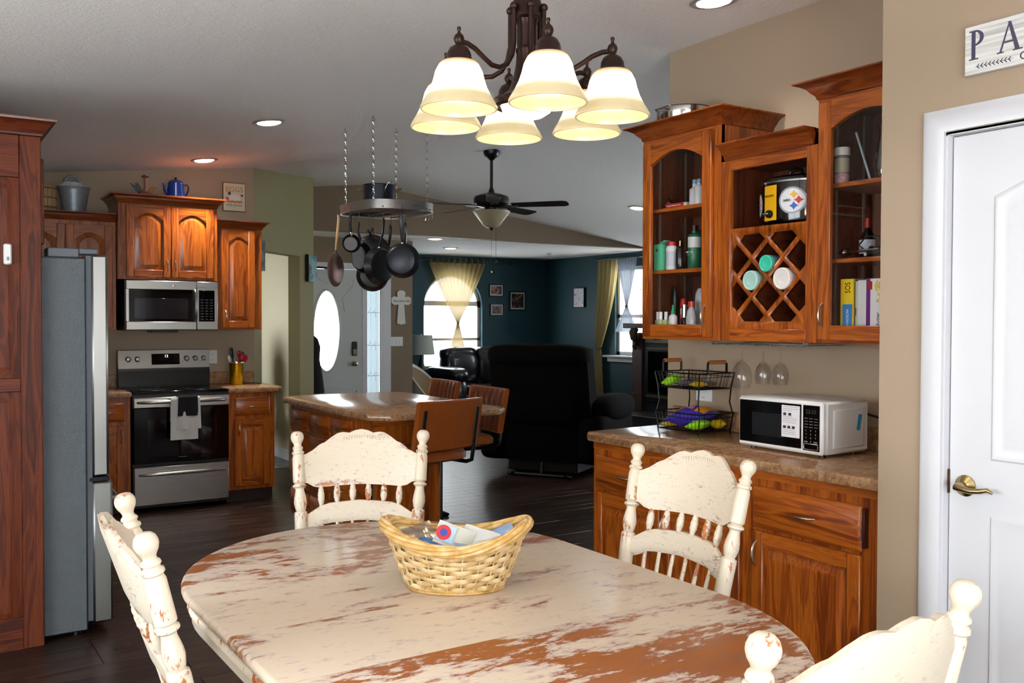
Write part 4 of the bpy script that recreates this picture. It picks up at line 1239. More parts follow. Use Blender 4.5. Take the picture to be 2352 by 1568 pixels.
# --- items in the right glass cabinet
R0 = 2.472
t = thing('sprinkle_jar', 'clear shaker jar of sprinkles with white lid on the upper shelf', 'jar', (HX + .07, R0 - .058, S1), PR)
MB().lathe([(.026, 0), (.028, .004), (.028, .108), (.022, .118)], 24).obj('body', plain('jar_grey', '#8C8C90', .15), t)
MB().lathe([(.0286, .002), (.0286, .038)], 24, cap0=False, cap1=False).obj('sprinkles', (lambda q: (q.set(Base_Color=q.ramp(q.noise(q.coords((1, 1, 1)), 260, 2), [(.36, '#D8A030'), (.44, '#C82850'), (.52, '#E8E0E0'), (.6, '#3A60B0')]), Roughness=.5), q.m)[1])(NT('sprinkle_mix')), t)
MB().lathe([(.0288, .045), (.0288, .10)], 24, cap0=False, cap1=False).obj('label', plain('jar_label', '#B8B49C', .5), t)
MB().lathe([(.030, .112), (.031, .116), (.031, .142), (.028, .144), (0, .144)], 24).obj('lid', WHITEPL, t)
t = thing('straw', 'pale plastic straw leaning across the upper shelf', 'straw', (HX + .10, R0, S1), PR)
MB().tube([(.085, .02, .205), (.178, -.015, .005)], .0048, 10).obj('tube', plain('straw_plastic', '#A9BCC0', .4), t)
t = thing('trinket', 'small black flat gadget lying beside the sprinkle jar', 'gadget', (HX + .14, R0 - .10, S1), PR)
MB().box(-.035, .06, -.02, .02, 0, .016, .006).obj('body', BLACK, t); MB().ball((-.012, 0, .02), .012, 10, 6).obj('button', BLACK, t)
t = thing('glass_vase', 'cut clear glass vase on the upper shelf by the pantry wall', 'vase', (HX + .13, R0 - .215, S1), PR)
MB().lathe([(.04, 0), (.045, .01), (.05, .05), (.04, .12), (.03, .18), (.034, .215), (.030, .213), (.026, .18), (.036, .12), (.045, .05), (.038, .012), (.0, .012)], 12, cap0=True, cap1=False).obj('body', clear_glass('cut_glass', '#CFCFD2', .9, .08), t)
t = bottle('small wine bottle with red foil on the middle shelf', R0, .128, .14, S2, [(.030, 0), (.031, .004), (.031, .08), (.025, .098), (.012, .115), (.0105, .13)], plain('wine_glass_dark', '#08070A', .08), [(.0115, .122), (.0115, .16), (.0, .161)], RED, name='wine_bottle', band=[(.0314, .02), (.0314, .075)], bandmat=plain('label_blue_white', '#B6BCC8', .5))
t = thing('ladle', 'shiny steel ladle lying on the middle shelf before the wine bottle', 'utensil', (HX + .07, R0 - .10, S2 + .02), PR)
MB().ball((-.025, .0, .005), .026, 18, 10, 1, 1, .8).obj('bowl', plain('dark_chrome', '#6A625E', .15, 1.0), t)
MB().tube([(-.01, -.005, .008), (.06, -.005, .008), (.13, .0, .010)], .006, 8).obj('handle', CHROME, t)
t = thing('electric_gadget', 'black corded gadget on the middle shelf by the pantry wall', 'gadget', (HX + .10, R0 - .225, S2), PR)
MB().box(-.06, .06, -.03, .03, 0, .045, .014).obj('body', BLACK, t)
MB().tube([(-.05, -.02, .02), (-.085, -.03, .05), (-.05, -.03, .085), (.03, -.03, .075), (.05, 0, .04)], .004, 6).obj('cord', BLACK, t)
YB = plain('yellow_carton', '#E8C414', .45)
def ex(t):
    MB().box(.072, .116, .0635, .0648, S0 + .015, S0 + .135, .0).obj('blue_patch', plain('blue_print', '#2A80C8', .45), t)
    text('SOS', .034, BLACK, t, (.096, .0642, S0 + .20), .042, rot=(R(90), R(-90), 0))
    text('MICROWAVE', .015, EW, t, (.094, .0628, S0 + .075), .08, rot=(R(90), R(90), 0))
carton('yellow carton with blue patch standing in the lower right cabinet', R0, .060, .122, .065, .20, S0, S0 + .235, YB, ex)
carton('thin blue packet standing beside the yellow carton', R0, .1235, .129, .07, .20, S0, S0 + .232, plain('blue_carton', '#2A58A8', .45))
def ex(t):
    MB().box(.131, .1345, .0643, .0655, S0 + .09, S0 + .12).obj('red_print', RED, t)
carton('slim cream sachet box standing beside the blue packet', R0, .130, .143, .0655, .2, S0, S0 + .225, plain('cream_carton', '#C6C2A8', .5), ex)
carton('tall pale grey box beside the popcorn box', R0, .1445, .183, .06, .20, S0, S0 + .228, plain('white_carton', '#D4D6D2', .5))
def ex(t):
    MB().box(.188, .205, .0535, .0552, S0 + .001, S0 + .231).obj('purple_band', plain('purple_print', '#6A1478', .45), t)
    MB().box(.195, .214, .0522, .0537, S0 + .19, S0 + .222).obj('red_badge', RED, t)
    m = MB(); rnd = random.Random(3)
    for i in range(26): m.ball((.245 + rnd.uniform(-.017, .017), .0537, S0 + .185 + rnd.uniform(-.04, .035)), rnd.uniform(.004, .007), 8, 6, 1, .25, 1)
    m.obj('popcorn_print', plain('popcorn_gold', '#D8B84A', .5), t)
    text('POPCORN', .017, RED, t, (.265, .0533, S0 + .06), .085, rot=(R(90), R(-90), 0))
    text('Butter', .02, plain('brown_ink', '#4A1A3A', .5), t, (.24, .0533, S0 + .075), .055, rot=(R(90), R(-90), 0))
carton('white and purple popcorn box standing by the pantry wall side', R0, .185, .30, .055, .22, S0, S0 + .232, plain('popcorn_white', '#DDDADA', .45), ex)

# steel pan on top of the left glass cabinet
t = thing('steel_pan', 'shallow round steel pan on the crown of the bottle cabinet', 'pan', (3.22, 3.40, 2.398))
MB().lathe([(.0, 0), (.125, 0), (.13, .006), (.133, .085), (.137, .088), (.130, .087), (.126, .008), (.0, .006)], 40, cap0=False, cap1=False).obj('body', CHROME, t)
MB().tube([(-.13, .03, .07), (-.16, .03, .075), (-.165, 0, .075), (-.16, -.03, .075), (-.13, -.03, .07)], .004, 6).obj('handle', CHROME, t)

# stemware rack and hanging glasses
t = thing('stemware_rack', 'chrome stemware rack screwed under the lattice cabinet', 'rack', (3.10, 3.10, 1.365), PR)
for k in range(7):
    MB().tube([(.02 + k * .085, .0, -.016), (.02 + k * .085, .26, -.016)], .0035, 6).obj('rail', CHROME, t)
for y in (.02, .24):
    MB().tube([(.02, y, -.011), (.53, y, -.011)], .003, 6).box(.0, .03, y - .006, y + .006, -.012, -.0).box(.52, .55, y - .006, y + .006, -.012, 0).obj('cross_wire', CHROME, t)
def stem(label, x, y, big, z=1.352):
    t = thing('wine_glass', label, 'glass', (x, y, z), 0)
    k = 1.0 if not big else 1.28
    MB().lathe([(.033, 0), (.033, -.0015), (.008, -.006), (.004, -.012)], 24, cap1=False).obj('foot', STEMGLASS, t)
    s = .075 * (1 if not big else .9)
    MB().lathe([(.0036, -.010), (.0032, -s), (.006, -s - .006)], 10, cap0=False, cap1=False).obj('stem', STEMGLASS, t)
    H = .10 * k
    pr = [(.005, 0), (.018, -.010 * k), (.030 * k, -.03 * k), (.036 * k, -.055 * k), (.034 * k, -.08 * k), (.029 * k, -H)]
    MB().lathe([(r, z - s - .004) for r, z in pr] + [(r * .965, z - s - .004) for r, z in pr[::-1][:-1]], 28, cap0=False, cap1=False).obj('bowl', STEMGLASS, t)
stem('large balloon wine glass hanging upside down nearest the wire basket', 3.16, 2.955, True)
stem('wine glass hanging at the back of the stemware rack', 3.28, 2.935, False)
stem('wine glass hanging upside down between the balloon glass and its neighbour', 3.20, 2.868, False)
stem('wine glass hanging at the microwave side of the stemware rack', 3.22, 2.785, False)

# hutch base cabinets and counter
t = thing('base_cabinet', 'long oak hutch base cabinet with three drawers and doors', 'cabinet', (2.82, 3.59, 0), PR)
HW = 1.64
MB().box(0, HW, .0, .575, .10, .876).obj('body', OAKV, t)
MB().box(0, HW, -.003, .01, .835, .876).obj('top_rail', OAKH, t)
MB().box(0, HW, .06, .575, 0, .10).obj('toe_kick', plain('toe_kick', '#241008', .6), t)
for x0, x1, hs in ((.03, .492, 'R'), (.500, .965, 'L'), (1.03, 1.53, 'L')):
    drawer(t, x0, x1, .645, .805, y=-.003, L=.11)
    door(t, x0, x1, .13, .63, False, (hs, .545 if hs == 'L' else .53), y=-.003)
MB().box(1.54, 1.548, -.026, 0, .66, .80, .001).obj('latch_strip', plain('dark_strip', '#3A1410', .4), t)
t = thing('countertop', 'brown speckled hutch countertop with backsplash under the white microwave', 'countertop')
slab(MB(), [(2.765, 1.952), (2.765, 3.575), (2.80, 3.62), (3.398, 3.66), (3.398, 1.952)], .876, .914).obj('worktop', LAMINATE, t)
MB().box(3.376, 3.398, 1.952, 3.64, .914, 1.012, .004).obj('backsplash', LAMINATE, t)

# white countertop microwave (slightly turned)
t = thing('microwave', 'white countertop microwave with taped side on the hutch counter', 'microwave', (3.00, 2.812, .914), PR)
MWW, MWH, MWD = .436, .222, .275
MB().box(0, MWW, .012, MWD, .014, MWH, .010).obj('case', WHITEPL, t)
fr = MB().box(0, MWW, -.012, .014, .014, MWH, .009).obj('front_bezel', WHITEPL, t)
MB().box(.010, .335, -.0145, -.010, .032, MWH - .014, .003).obj('door_glass', BLACKGLASS, t)
MB().box(.08, .25, -.0152, -.014, .065, .16, .001).obj('viewing_mesh', plain('door_mesh', '#15171A', .2), t)
cp = MB().box(.343, .424, -.0145, -.010, .028, MWH - .014, .003).obj('control_panel', BLACKGLASS, t)
text('23:15', .022, plain('lcd_dim', '#2C4A34', .4), cp, (.383, -.0150, .182), .05)
KP = plain('key_print', '#8C8C90', .5)
for r in range(4):
    for c in range(3):
        k = r * 3 + c + 1
        if k <= 9: text(str(k), .009, KP, cp, (.360 + c * .023, -.0150, .108 - r * .0145))
text('0', .009, KP, cp, (.383, -.0150, .0645))
m = MB()
for r in range(4):
    for c in range(3): m.box(.352 + c * .024, .368 + c * .024, -.0152, -.0144, .155 - r * .0115, .1565 - r * .0115)
m.box(.351, .368, -.0152, -.0144, .062, .066).box(.398, .415, -.0152, -.0144, .062, .066)
m.obj('key_labels', KP, cp)
MB().tube([(.352, -.0152, .056), (.415, -.0152, .056), (.417, -.0152, .054), (.417, -.0152, .036), (.415, -.0152, .034), (.352, -.0152, .034), (.350, -.0152, .036), (.350, -.0152, .054)], .0011, 5, True).obj('start_key_outline', plain('key_silver', '#B8B8B0', .3, .7), cp)
st = MB().box(.238, .329, -.0158, -.0146, .072, .200).obj('instruction_sticker', plain('paper_white', '#E6E2E4', .6), t)
m = MB()
rnd = random.Random(2)
for k in range(15):
    z = .194 - k * .0078
    if k in (3, 4, 9, 10): continue
    m.box(.244, .244 + rnd.uniform(.045, .078), -.0162, -.0157, z - .0009, z + .0009)
m.obj('small_print', plain('print_grey', '#9C98A0', .6), st)
m = MB()
for x, z in ((.254, .165), (.280, .165), (.253, .113), (.276, .113), (.298, .113)): m.box(x - .007, x + .007, -.0163, -.0157, z - .006, z + .005)
m.obj('pictogram', plain('icon_ink', '#241C26', .6), st)
# recessed side pressing and blue tape on the right side
m = MB()
rr = [[(MWW + e, .05 + i, .035 + i), (MWW + e, MWD - .03 - i, .035 + i), (MWW + e, MWD - .03 - i, MWH - .03 - i), (MWW + e, .05 + i, MWH - .03 - i)] for i, e in ((0, -.001), (.006, .004), (.012, .005))]
m.rings(rr, False, True).obj('side_pressing', WHITEPL, t)
m = MB(); m.M = Matrix.Translation((MWW + .0058, .205, .135)) @ Matrix.Rotation(R(-12), 4, 'X'); m.box(0, .001, -.011, .011, -.032, .032); m.obj('blue_tape', plain('painter_tape', '#2A90B8', .6), t)
m = MB(); m.M = Matrix.Translation((MWW + .0058, .225, .178)) @ Matrix.Rotation(R(-25), 4, 'X'); m.box(0, .0008, -.008, .008, -.022, .022); m.obj('clear_tape', plain('clear_tape', '#D6D2DA', .3), t)
for x in (.04, MWW - .04):
    for y in (.04, MWD - .04): MB().lathe([(.012, 0), (.012, .016)], 12, (x, y, 0)).obj('foot', BLACK, t)
MB().tube([(.42, .274, .165), (.455, .31, .150), (.53, .37, .135), (.66, .378, .128), (.76, .38, .112)], .005, 8).obj('power_cord', BLACK, t)
t = thing('power_strip', 'black power strip lying on the counter behind the white microwave', 'power strip', (3.33, 2.24, .914), PR)
MB().box(-.10, .12, -.025, .025, 0, .04, .006).obj('housing', BLACK, t)
MB().tube([(.11, 0, .03), (.135, -.01, .05), (.13, -.005, .085), (.15, .01, .10)], .005, 6).obj('lead', BLACK, t)

# two-tier wire basket
WIRE = plain('black_wire', '#0A0A0B', .4, .5)
t = thing('wire_basket_stand', 'two-tier black wire basket with wooden handles on the hutch counter', 'basket', (3.235, 3.335, .914), PR)
BW, BD = .155, .115
def tier(z, h, nm):
    m = MB()
    def loop(k, zz): return [(-BW * k, -BD * k, zz), (BW * k, -BD * k, zz), (BW * k, BD * k, zz), (-BW * k, BD * k, zz)]
    for k, zz, r in ((1.0, z + h, .0032), (.97, z + h * .75, .0016), (.88, z, .0028)):
        q = loop(k, zz)
        for i in range(4): m.tube([q[i], q[(i + 1) % 4]], r, 6)
    for i in range(13):
        u = -1 + i / 6
        for s_ in (-1, 1):
            m.tube([(u * BW, s_ * BD, z + h), (u * BW * .88, s_ * BD * .88, z)], .0013, 5)
        m.tube([(u * BW * .88, -BD * .88, z), (u * BW * .88, BD * .88, z)], .0013, 5)
    for i in range(7):
        u = -1 + i / 3
        for s_ in (-1, 1): m.tube([(s_ * BW, u * BD, z + h), (s_ * BW * .88, u * BD * .88, z)], .0013, 5)
    return m.obj(nm, WIRE, t)
tier(.012, .085, 'lower_basket'); tier(.215, .075, 'upper_basket')
for sx in (-1, 1):
    for sy in (-1, 1):
        MB().tube([(sx * BW * .9, sy * BD * .9, 0), (sx * BW * .98, sy * BD * .96, .09), (sx * BW * .88, sy * BD * .9, .15), (sx * BW * .92, sy * BD * .92, .215), (sx * BW, sy * BD, .29)], .0036, 6).obj('post', WIRE, t)
    m = MB().tube([(sx * BW, -.062, .288), (sx * BW, -.062, .335), (sx * BW * .98, -.05, .345)], .006, 6).tube([(sx * BW, .062, .288), (sx * BW, .062, .335), (sx * BW * .98, .05, .345)], .006, 6)
    b = m.each('handle_bracket', WIRE, t)[0]
    MB().tube([(sx * BW * .98, -.055, .343), (sx * BW * .98, .055, .343)], .0095, 10).obj('wooden_grip', plain('handle_wood', '#9A5A28', .5), b)
def snack(label, loc, rz, w, d, h, mats, tilt=0, seed=1, name='snack_bag'):
    t = thing(name, label, 'snack bag', loc, rz)
    rnd = random.Random(seed); p1, p2 = rnd.random() * 6, rnd.random() * 6
    def f(s_):
        def fn(u, v):
            e = (math.sin(PI * u) ** .55) * (math.sin(PI * v) ** .55)
            q = .10 * math.sin(u * 17 + p1) * math.sin(v * 13 + p2)
            x, y, z = (u - .5) * w, (v - .5) * d, s_ * h * .5 * (e + q * e) + (u - .5) * tilt
            return (x, y, z + h * .5)
        return fn
    MB().grid(f(1), 18, 12).grid(f(-1), 18, 12).obj('pouch', mats[0], t)
    if len(mats) > 1:
        def fn(u, v):
            uu, vv = .22 + .4 * u, .25 + .5 * v
            x, y, z = f(1)(uu, vv); return (x, y, z + .0015)
        MB().grid(fn, 8, 8).obj('printed_patch', mats[1], t)
    if len(mats) > 2:
        def fn(u, v):
            uu, vv = .70 + .24 * u, .12 + .76 * v
            x, y, z = f(1)(uu, vv); return (x, y, z + .0018)
        MB().grid(fn, 6, 8).obj('end_patch', mats[2], t)
    return t
LIME = plain('lime_foil', '#9ADB1A', .3, 0, .3); PURP = plain('purple_foil', '#3A2AA8', .3, .1, .3); YEL = plain('yellow_foil', '#D8B81A', .25, .2, .3); SIL = plain('silver_foil', '#9A98A0', .22, .8); WPATCH = plain('pale_print', '#CFE3C0', .4); ORG = plain('orange_print', '#D88A1A', .4); BRN = plain('brown_foil', '#4A2018', .3, .3)
BX, BY, BZ = 3.235, 3.335, .914
snack('purple snack bag with orange corner lying in the lower wire basket', (BX - .01, BY - .005, BZ + .02), R(-78), .235, .17, .105, [PURP, plain('pink_print', '#B8708A', .4), ORG], .03, 1)
snack('lime green packet at the open front of the lower wire basket', (BX - .05, BY - .085, BZ + .018), R(-70), .11, .09, .05, [LIME, WPATCH], .02, 2)
snack('yellow packet lying flat in the far end of the lower wire basket', (BX - .06, BY + .11, BZ + .018), R(-95), .10, .06, .022, [YEL], 0, 3)
snack('lime packet propped behind the yellow packet in the lower basket', (BX + .0, BY + .105, BZ + .022), R(-60), .07, .08, .045, [LIME, WPATCH], .02, 4)
snack('gold packet in the back corner of the lower basket', (BX + .05, BY - .11, BZ + .02), R(-40), .08, .07, .05, [YEL, BRN], 0, 5)
snack('lime green packet standing in the far end of the upper wire basket', (BX - .05, BY + .10, BZ + .224), R(-75), .09, .08, .05, [LIME, WPATCH], .035, 6)
for k, (dx, dy, mt, lb) in enumerate(((-.05, .02, SIL, 'silver wrapped candy in the upper wire basket beside the lime packet'), (-.04, -.04, SIL, 'crinkled silver wrapper in the middle of the upper wire basket'), (.02, -.01, BRN, 'brown wrapped bar at the back of the upper wire basket'), (.03, .06, BRN, 'dark wrapper beneath the handle of the upper wire basket'), (-.055, -.09, YEL, 'yellow packet lying at the microwave end of the upper wire basket'), (.03, -.08, SIL, 'clear silver pouch at the back end of the upper wire basket'))):
    snack(lb, (BX + dx, BY + dy, BZ + .222), R(-90 + 25 * k), .085, .06, .03, [mt], 0, 20 + k)
snack('clear bread bag twisted behind the purple snack bag', (BX + .045, BY + .03, BZ + .022), R(-85), .15, .08, .09, [clear_glass('bag_film', '#E0DAD2', .7, .12)], 0, 9)

# pantry sign
t = thing('pantry_sign', 'whitewashed wooden sign with dark serif lettering above the pantry door', 'sign', (2.7385, 1.651, 0), PR)
q = NT('whitewash_board')
q.set(Base_Color=q.ramp(q.noise(q.coords((3, 90, 90)), 1, 4), [(.35, '#B9B6B2'), (.5, '#E2E0DC'), (.7, '#EDEBE8')]), Roughness=.6)
MB().box(0, .56, -.018, -.001, 2.198, 2.345, .002).obj('board', q.m, t)
INK = plain('slate_ink', '#454058', .6)
def serif(parent, ch, x, z, w, h):
    def P(poly): return [(x + a * w, z + b * h) for a, b in poly]
    def rect(a, b, c, d): return [(a, c), (b, c), (b, d), (a, d)]
    def bowl():
        o = [(.26 + .36 * math.cos(-PI / 2 + PI * k / 16), .735 + .265 * math.sin(-PI / 2 + PI * k / 16)) for k in range(17)]
        i = [(.26 + .20 * math.cos(PI / 2 - PI * k / 16), .735 + .205 * math.sin(PI / 2 - PI * k / 16)) for k in range(17)]
        return o + i
    G = {'P': [rect(.12, .28, 0, 1), rect(.02, .40, 0, .045), rect(.02, .13, .955, 1), bowl()],
         'A': [[(.08, 0), (.16, 0), (.50, .95), (.46, 1.0)], [(.42, 1), (.54, 1), (.90, 0), (.72, 0)], rect(.22, .72, .31, .37), rect(0, .27, 0, .045), rect(.62, 1.0, 0, .045)],
         'N': [rect(.10, .17, 0, 1), rect(.78, .85, 0, 1), [(.10, 1), (.27, 1), (.85, .0), (.76, 0)], rect(0, .28, 0, .045), rect(.66, .96, .955, 1)],
         'T': [rect(.40, .56, 0, 1), rect(.04, .92, .955, 1), rect(.04, .08, .8, 1), rect(.88, .92, .8, 1), rect(.28, .68, 0, .045)],
         'R': [rect(.12, .28, 0, 1), rect(.02, .40, 0, .045), rect(.02, .13, .955, 1), bowl(), [(.32, .49), (.48, .49), (.90, 0), (.70, 0)]],
         'Y': [[(.06, 1), (.24, 1), (.55, .46), (.42, .46)], [(.86, 1), (.78, 1), (.47, .46), (.54, .46)], rect(.40, .56, 0, .5), rect(.28, .68, 0, .045), rect(0, .32, .955, 1), rect(.70, .96, .955, 1)]}
    m = MB()
    for i, q_ in enumerate(G[ch]): m.prism(P(q_), -.0188 - .00005 * i, -.0178, 'xz')
    m.obj('letter', INK, parent)
for k, ch in enumerate('PANTRY'): serif(t, ch, .013 + k * .088, 2.242, .076, .088)
MB().box(.035, .15, -.0189, -.0181, 2.2195, 2.2205).obj('twig', INK, t)
m = MB()
for k in range(9):
    x = .04 + k * .012
    m.tube([(x, -.0187, 2.220), (x + .007, -.0187, 2.227)], .0013, 5).tube([(x, -.0187, 2.220), (x + .007, -.0187, 2.213)], .0013, 5)
m.obj('leaves', INK, t)
text('O', .034, INK, t, (.182, -.0188, 2.220))
# ------------------------------------------------------------------ dining table
TX, TY = 1.165, 2.035
HWX, SY, RY = .578, .325, .625
t = thing('dining_table', 'oval distressed cream dining table with two leaves under the chandelier', 'table', (TX, TY, 0))
END_M = distressed('worn_table_end', 'x', .505, '#D8C6B0', '#8A5438', '#AE989C', .36, 1.0, .5, '#96551A')
LEAF_M = distressed('worn_table_leaf', 'x', .560, '#DAC8B2', '#8A5C44', '#A8949C', .34, 1.0, .6, '#96602E')
def half(s, inset=0.0):
    p = []
    for k in range(33):
        a = PI * k / 32
        p.append(((HWX - inset) * math.cos(a), s * (SY + .001 + (RY - inset) * math.sin(a))))
    return p
def top_piece(polyf, mat, z=.76, th=.026):
    rr = [[(x, y, zz) for x, y in polyf(i)] for i, zz in ((.016, z - th), (.004, z - th + .003), (0, z - th + .010), (0, z - .009), (.003, z - .003), (.009, z))]
    return MB().rings(rr)
for s in (1, -1):
    o = top_piece(lambda i, s=s: half(s, i), END_M).obj('end_board', END_M, t)
for k in (0, 1):
    y0, y1 = -SY + k * SY, -SY + (k + 1) * SY
    top_piece(lambda i, y0=y0, y1=y1: [(-HWX + i, y0 + .0008), (HWX - i, y0 + .0008), (HWX - i, y1 - .0008), (-HWX + i, y1 - .0008)], LEAF_M).obj('leaf_board', LEAF_M, t)
CREAM = distressed('cream_chair_paint', 'z', .600, '#DACDB8', '#8E3A18', '#B7A8A4', .36, 2.4, .3, ridge=.07)
CREAMH = distressed('cream_rail_paint', 'x', .605, '#D8CBB6', '#8A4226', '#8E7F86', .38, 1.9, .5, ridge=.04)
def outline(i, n=28):
    p = [(x, y) for x, y in half(1, i)] + [(x, y) for x, y in half(-1, i)[::-1]]
    return p
rr = [[(x, y, z) for x, y in outline(i)] for i, z in ((.03, .66), (.026, .665), (.024, .70), (.020, .712), (.016, .734))]
MB().rings(rr, True, False).obj('apron', CREAM, t)
def beads():
    m = MB(); pts = outline(.020)
    P = []
    for a, b in zip(pts, pts[1:] + pts[:1]):
        L = math.dist(a, b); n = max(1, int(L / .011))
        P += [(a[0] + (b[0] - a[0]) * k / n, a[1] + (b[1] - a[1]) * k / n) for k in range(n)]
    for x, y in P: m.ball((x, y, .706), .0062, 6, 4, 1, 1, 1.9)
    return m
o = beads().obj('beaded_edge', CREAM, t); o['kind'] = 'stuff'
MB().lathe([(.0, .02), (.07, .02), (.085, .10), (.06, .16), (.11, .30), (.13, .40), (.10, .50), (.07, .56), (.12, .62), (.2, .66)], 24, cap0=False).obj('pedestal', CREAM, t)
for k in range(4):
    a = R(45 + 90 * k); c, s_ = math.cos(a), math.sin(a)
    MB().tube([(c * .05, s_ * .05, .2), (c * .2, s_ * .2, .17), (c * .34, s_ * .34, .06), (c * .42, s_ * .42, .03)], [.05, .045, .035, .03], 10).obj('foot', CREAM, t)

# ------------------------------------------------------------------ pressed-back chairs
def make_chair(label, loc, rz):
    t = thing('dining_chair', label, 'chair', loc, rz, 'distressed cream dining chairs')
    H = 1.05
    top_y, bot_y, top_x, bot_x, zs = .31, .175, .228, .185, .45
    def back_at(u, z):       # point on the back plane, u in -1..1 across
        k = (z - zs) / (H - zs)
        return (u * (bot_x + (top_x - bot_x) * k), bot_y + (top_y - bot_y) * k)
    L = math.dist((bot_x, bot_y, zs), (top_x, top_y, H))
    prof = [(.0, 0), (.008, .0005), (.015, .003), (.0205, .009), (.0235, .018), (.0235, .026), (.0205, .035), (.0155, .043), (.013, .049), (.0135, .054), (.018, .058), (.0195, .063), (.016, .068), (.016, .071), (.0215, .075), (.0225, .081), (.018, .086), (.0185, .09), (.021, .096), (.0225, .175), (.0225, .183), (.016, .188), (.024, .194), (.0245, .199), (.016, .206), (.0155, .213), (.021, .24), (.0225, .258), (.0185, .278), (.0155, .284), (.0225, .29), (.0235, .298), (.0235, .395), (.018, .402), (.0235, .409), (.0235, .416), (.017, .423), (.022, .432), (.019, .45), (.021, .55), (.02, L)]
    for s in (-1, 1):
        m = MB(); m.M = axis_m((s * top_x, top_y, H), (s * (bot_x - top_x), bot_y - top_y, zs - H))
        m.lathe(prof, 20); m.obj('back_post', CREAM, t)
    top = [(-1, -.086), (-.92, -.083), (-.8, -.070), (-.68, -.050), (-.60, -.044), (-.5, -.028), (-.4, -.015), (-.32, -.010), (-.2, -.014), (-.12, -.006), (0, -.001), (.12, -.006), (.2, -.014), (.32, -.010), (.4, -.015), (.5, -.028), (.60, -.044), (.68, -.050), (.8, -.070), (.92, -.083), (1, -.086)]
    bot = [(-1, -.180), (-.9, -.182), (-.8, -.195), (-.7, -.200), (-.5, -.197), (0, -.193), (.5, -.197), (.7, -.200), (.8, -.195), (.9, -.182), (1, -.180)]
    mt = [(-1, -.292), (-.9, -.288), (-.8, -.276), (-.7, -.264), (-.55, -.256), (0, -.248), (.55, -.256), (.7, -.264), (.8, -.276), (.9, -.288), (1, -.292)]
    mb = [(-1, -.345), (-.85, -.345), (-.75, -.338), (-.65, -.326), (-.5, -.322), (0, -.316), (.5, -.322), (.65, -.326), (.75, -.338), (.85, -.345), (1, -.345)]
    def interp(c, u):
        for (a, b), (a2, b2) in zip(c, c[1:]):
            if a <= u <= a2 + 1e-9: return b + (b2 - b) * (u - a) / (a2 - a)
        return c[-1][1]
    def bow(u, z=.8): return (.012 + .066 * max(0, (z - zs) / (H - zs) - .25)) * (1 - u * u)
    def rail(ct, cb, name, th):
        N = 40
        def fn_s(off):
            def fn(a, b):
                u = -1 + 2 * a
                zz = H + interp(cb, u) + (interp(ct, u) - interp(cb, u)) * b
                x, y = back_at(u, zz)
                e = min(b, 1 - b) * 6
                return (x * .97, y + bow(u, zz) + off * min(1.0, .55 + e), zz)
            return fn
        m = MB(); n = (N + 1)
        f1, f2 = fn_s(-th / 2), fn_s(th / 2)
        rows = 6
        ring = []
        for i in range(N + 1):
            ring.append([f1(i / N, j / rows) for j in range(rows + 1)] + [f2(i / N, j / rows) for j in range(rows, -1, -1)])
        m.rings(ring)
        return m.obj(name, CREAMH, t)
    cr = rail(top, bot, 'crest_rail', .022)
    rail(mt, mb, 'lower_rail', .020)
    # pressed carving on the crest
    m = MB()
    for i in range(15):
        u = -.30 + .6 * i / 14
        z = H - .038 + .010 * math.cos(u * 4)
        x, y = back_at(u, z)
        m.ball((x * .97, y + bow(u, z) - .0112, z), .006, 8, 6, .55, .35, 1.3)
    m.obj('pressed_carving', CREAMH, cr)
    sp = [(.006, 0), (.0075, .006), (.0105, .016), (.0095, .020), (.0115, .024), (.0125, .032), (.0115, .040), (.0125, .046), (.0105, .052), (.0085, .060), (.006, .070)]
    for i in range(6):
        u = -.68 + 1.36 * i / 5
        za, zb = H + interp(bot, u) + .004, H + interp(mt, u) - .004
        xa, ya = back_at(u, za); xb, yb = back_at(u, zb)
        m = MB(); m.M = axis_m((xa * .97, ya + bow(u, za), za), (xb * .97 - xa * .97, yb + bow(u, zb) - ya - bow(u, za), zb - za))
        Ls = math.dist((xa, ya + bow(u, za), za), (xb, yb + bow(u, zb), zb))
        m.lathe([(r, z * Ls / .07) for r, z in sp], 12); m.obj('spindle', CREAM, t)
        za, zb = H + interp(mb, u) + .004, zs - .005
        xa, ya = back_at(u, za); xb, yb = back_at(u * .9, zb)
        m = MB(); m.M = axis_m((xa * .97, ya + bow(u, za), za), (xb * .97 - xa * .97, yb - ya - bow(u, za), zb - za))
        Ls = math.dist((xa * .97, ya + bow(u, za), za), (xb * .97, yb, zb))
        m.lathe([(.006, 0), (.007, Ls * .25), (.010, Ls * .55), (.008, Ls * .62), (.011, Ls * .66), (.011, Ls * .7), (.007, Ls * .75), (.006, Ls)], 12); m.obj('spindle', CREAM, t)
    # seat, legs, stretchers
    seat = []
    for i, z in ((.02, zs - .032), (0, zs - .02), (0, zs - .008), (.014, zs)):
        seat.append([((.215 - i) * (1.06 if math.sin(a) < 0 else .97) * (abs(math.cos(a)) ** .55) * (1 if math.cos(a) > 0 else -1), (.215 - i) * (abs(math.sin(a)) ** .55) * (1 if math.sin(a) > 0 else -1), z) for a in [2 * PI * q / 40 for q in range(40)]])
    MB().rings(seat).obj('seat', CREAMH, t)
    lp = [(.015, 0), (.017, .05), (.021, .12), (.017, .135), (.022, .15), (.022, .16), (.017, .175), (.024, .26), (.018, .30), (.016, .42)]
    for sx in (-1, 1):
        for sy in (-1, 1):
            m = MB(); m.M = axis_m((sx * .20, sy * .195, 0), (-sx * .045, -sy * .04, .42)); m.lathe(lp, 14); m.obj('leg', CREAM, t)
    for y in (-.18, .18): MB().tube([(-.185, y, .17), (0, y, .17), (.185, y, .17)], [.008, .013, .008], 10).obj('stretcher', CREAM, t)
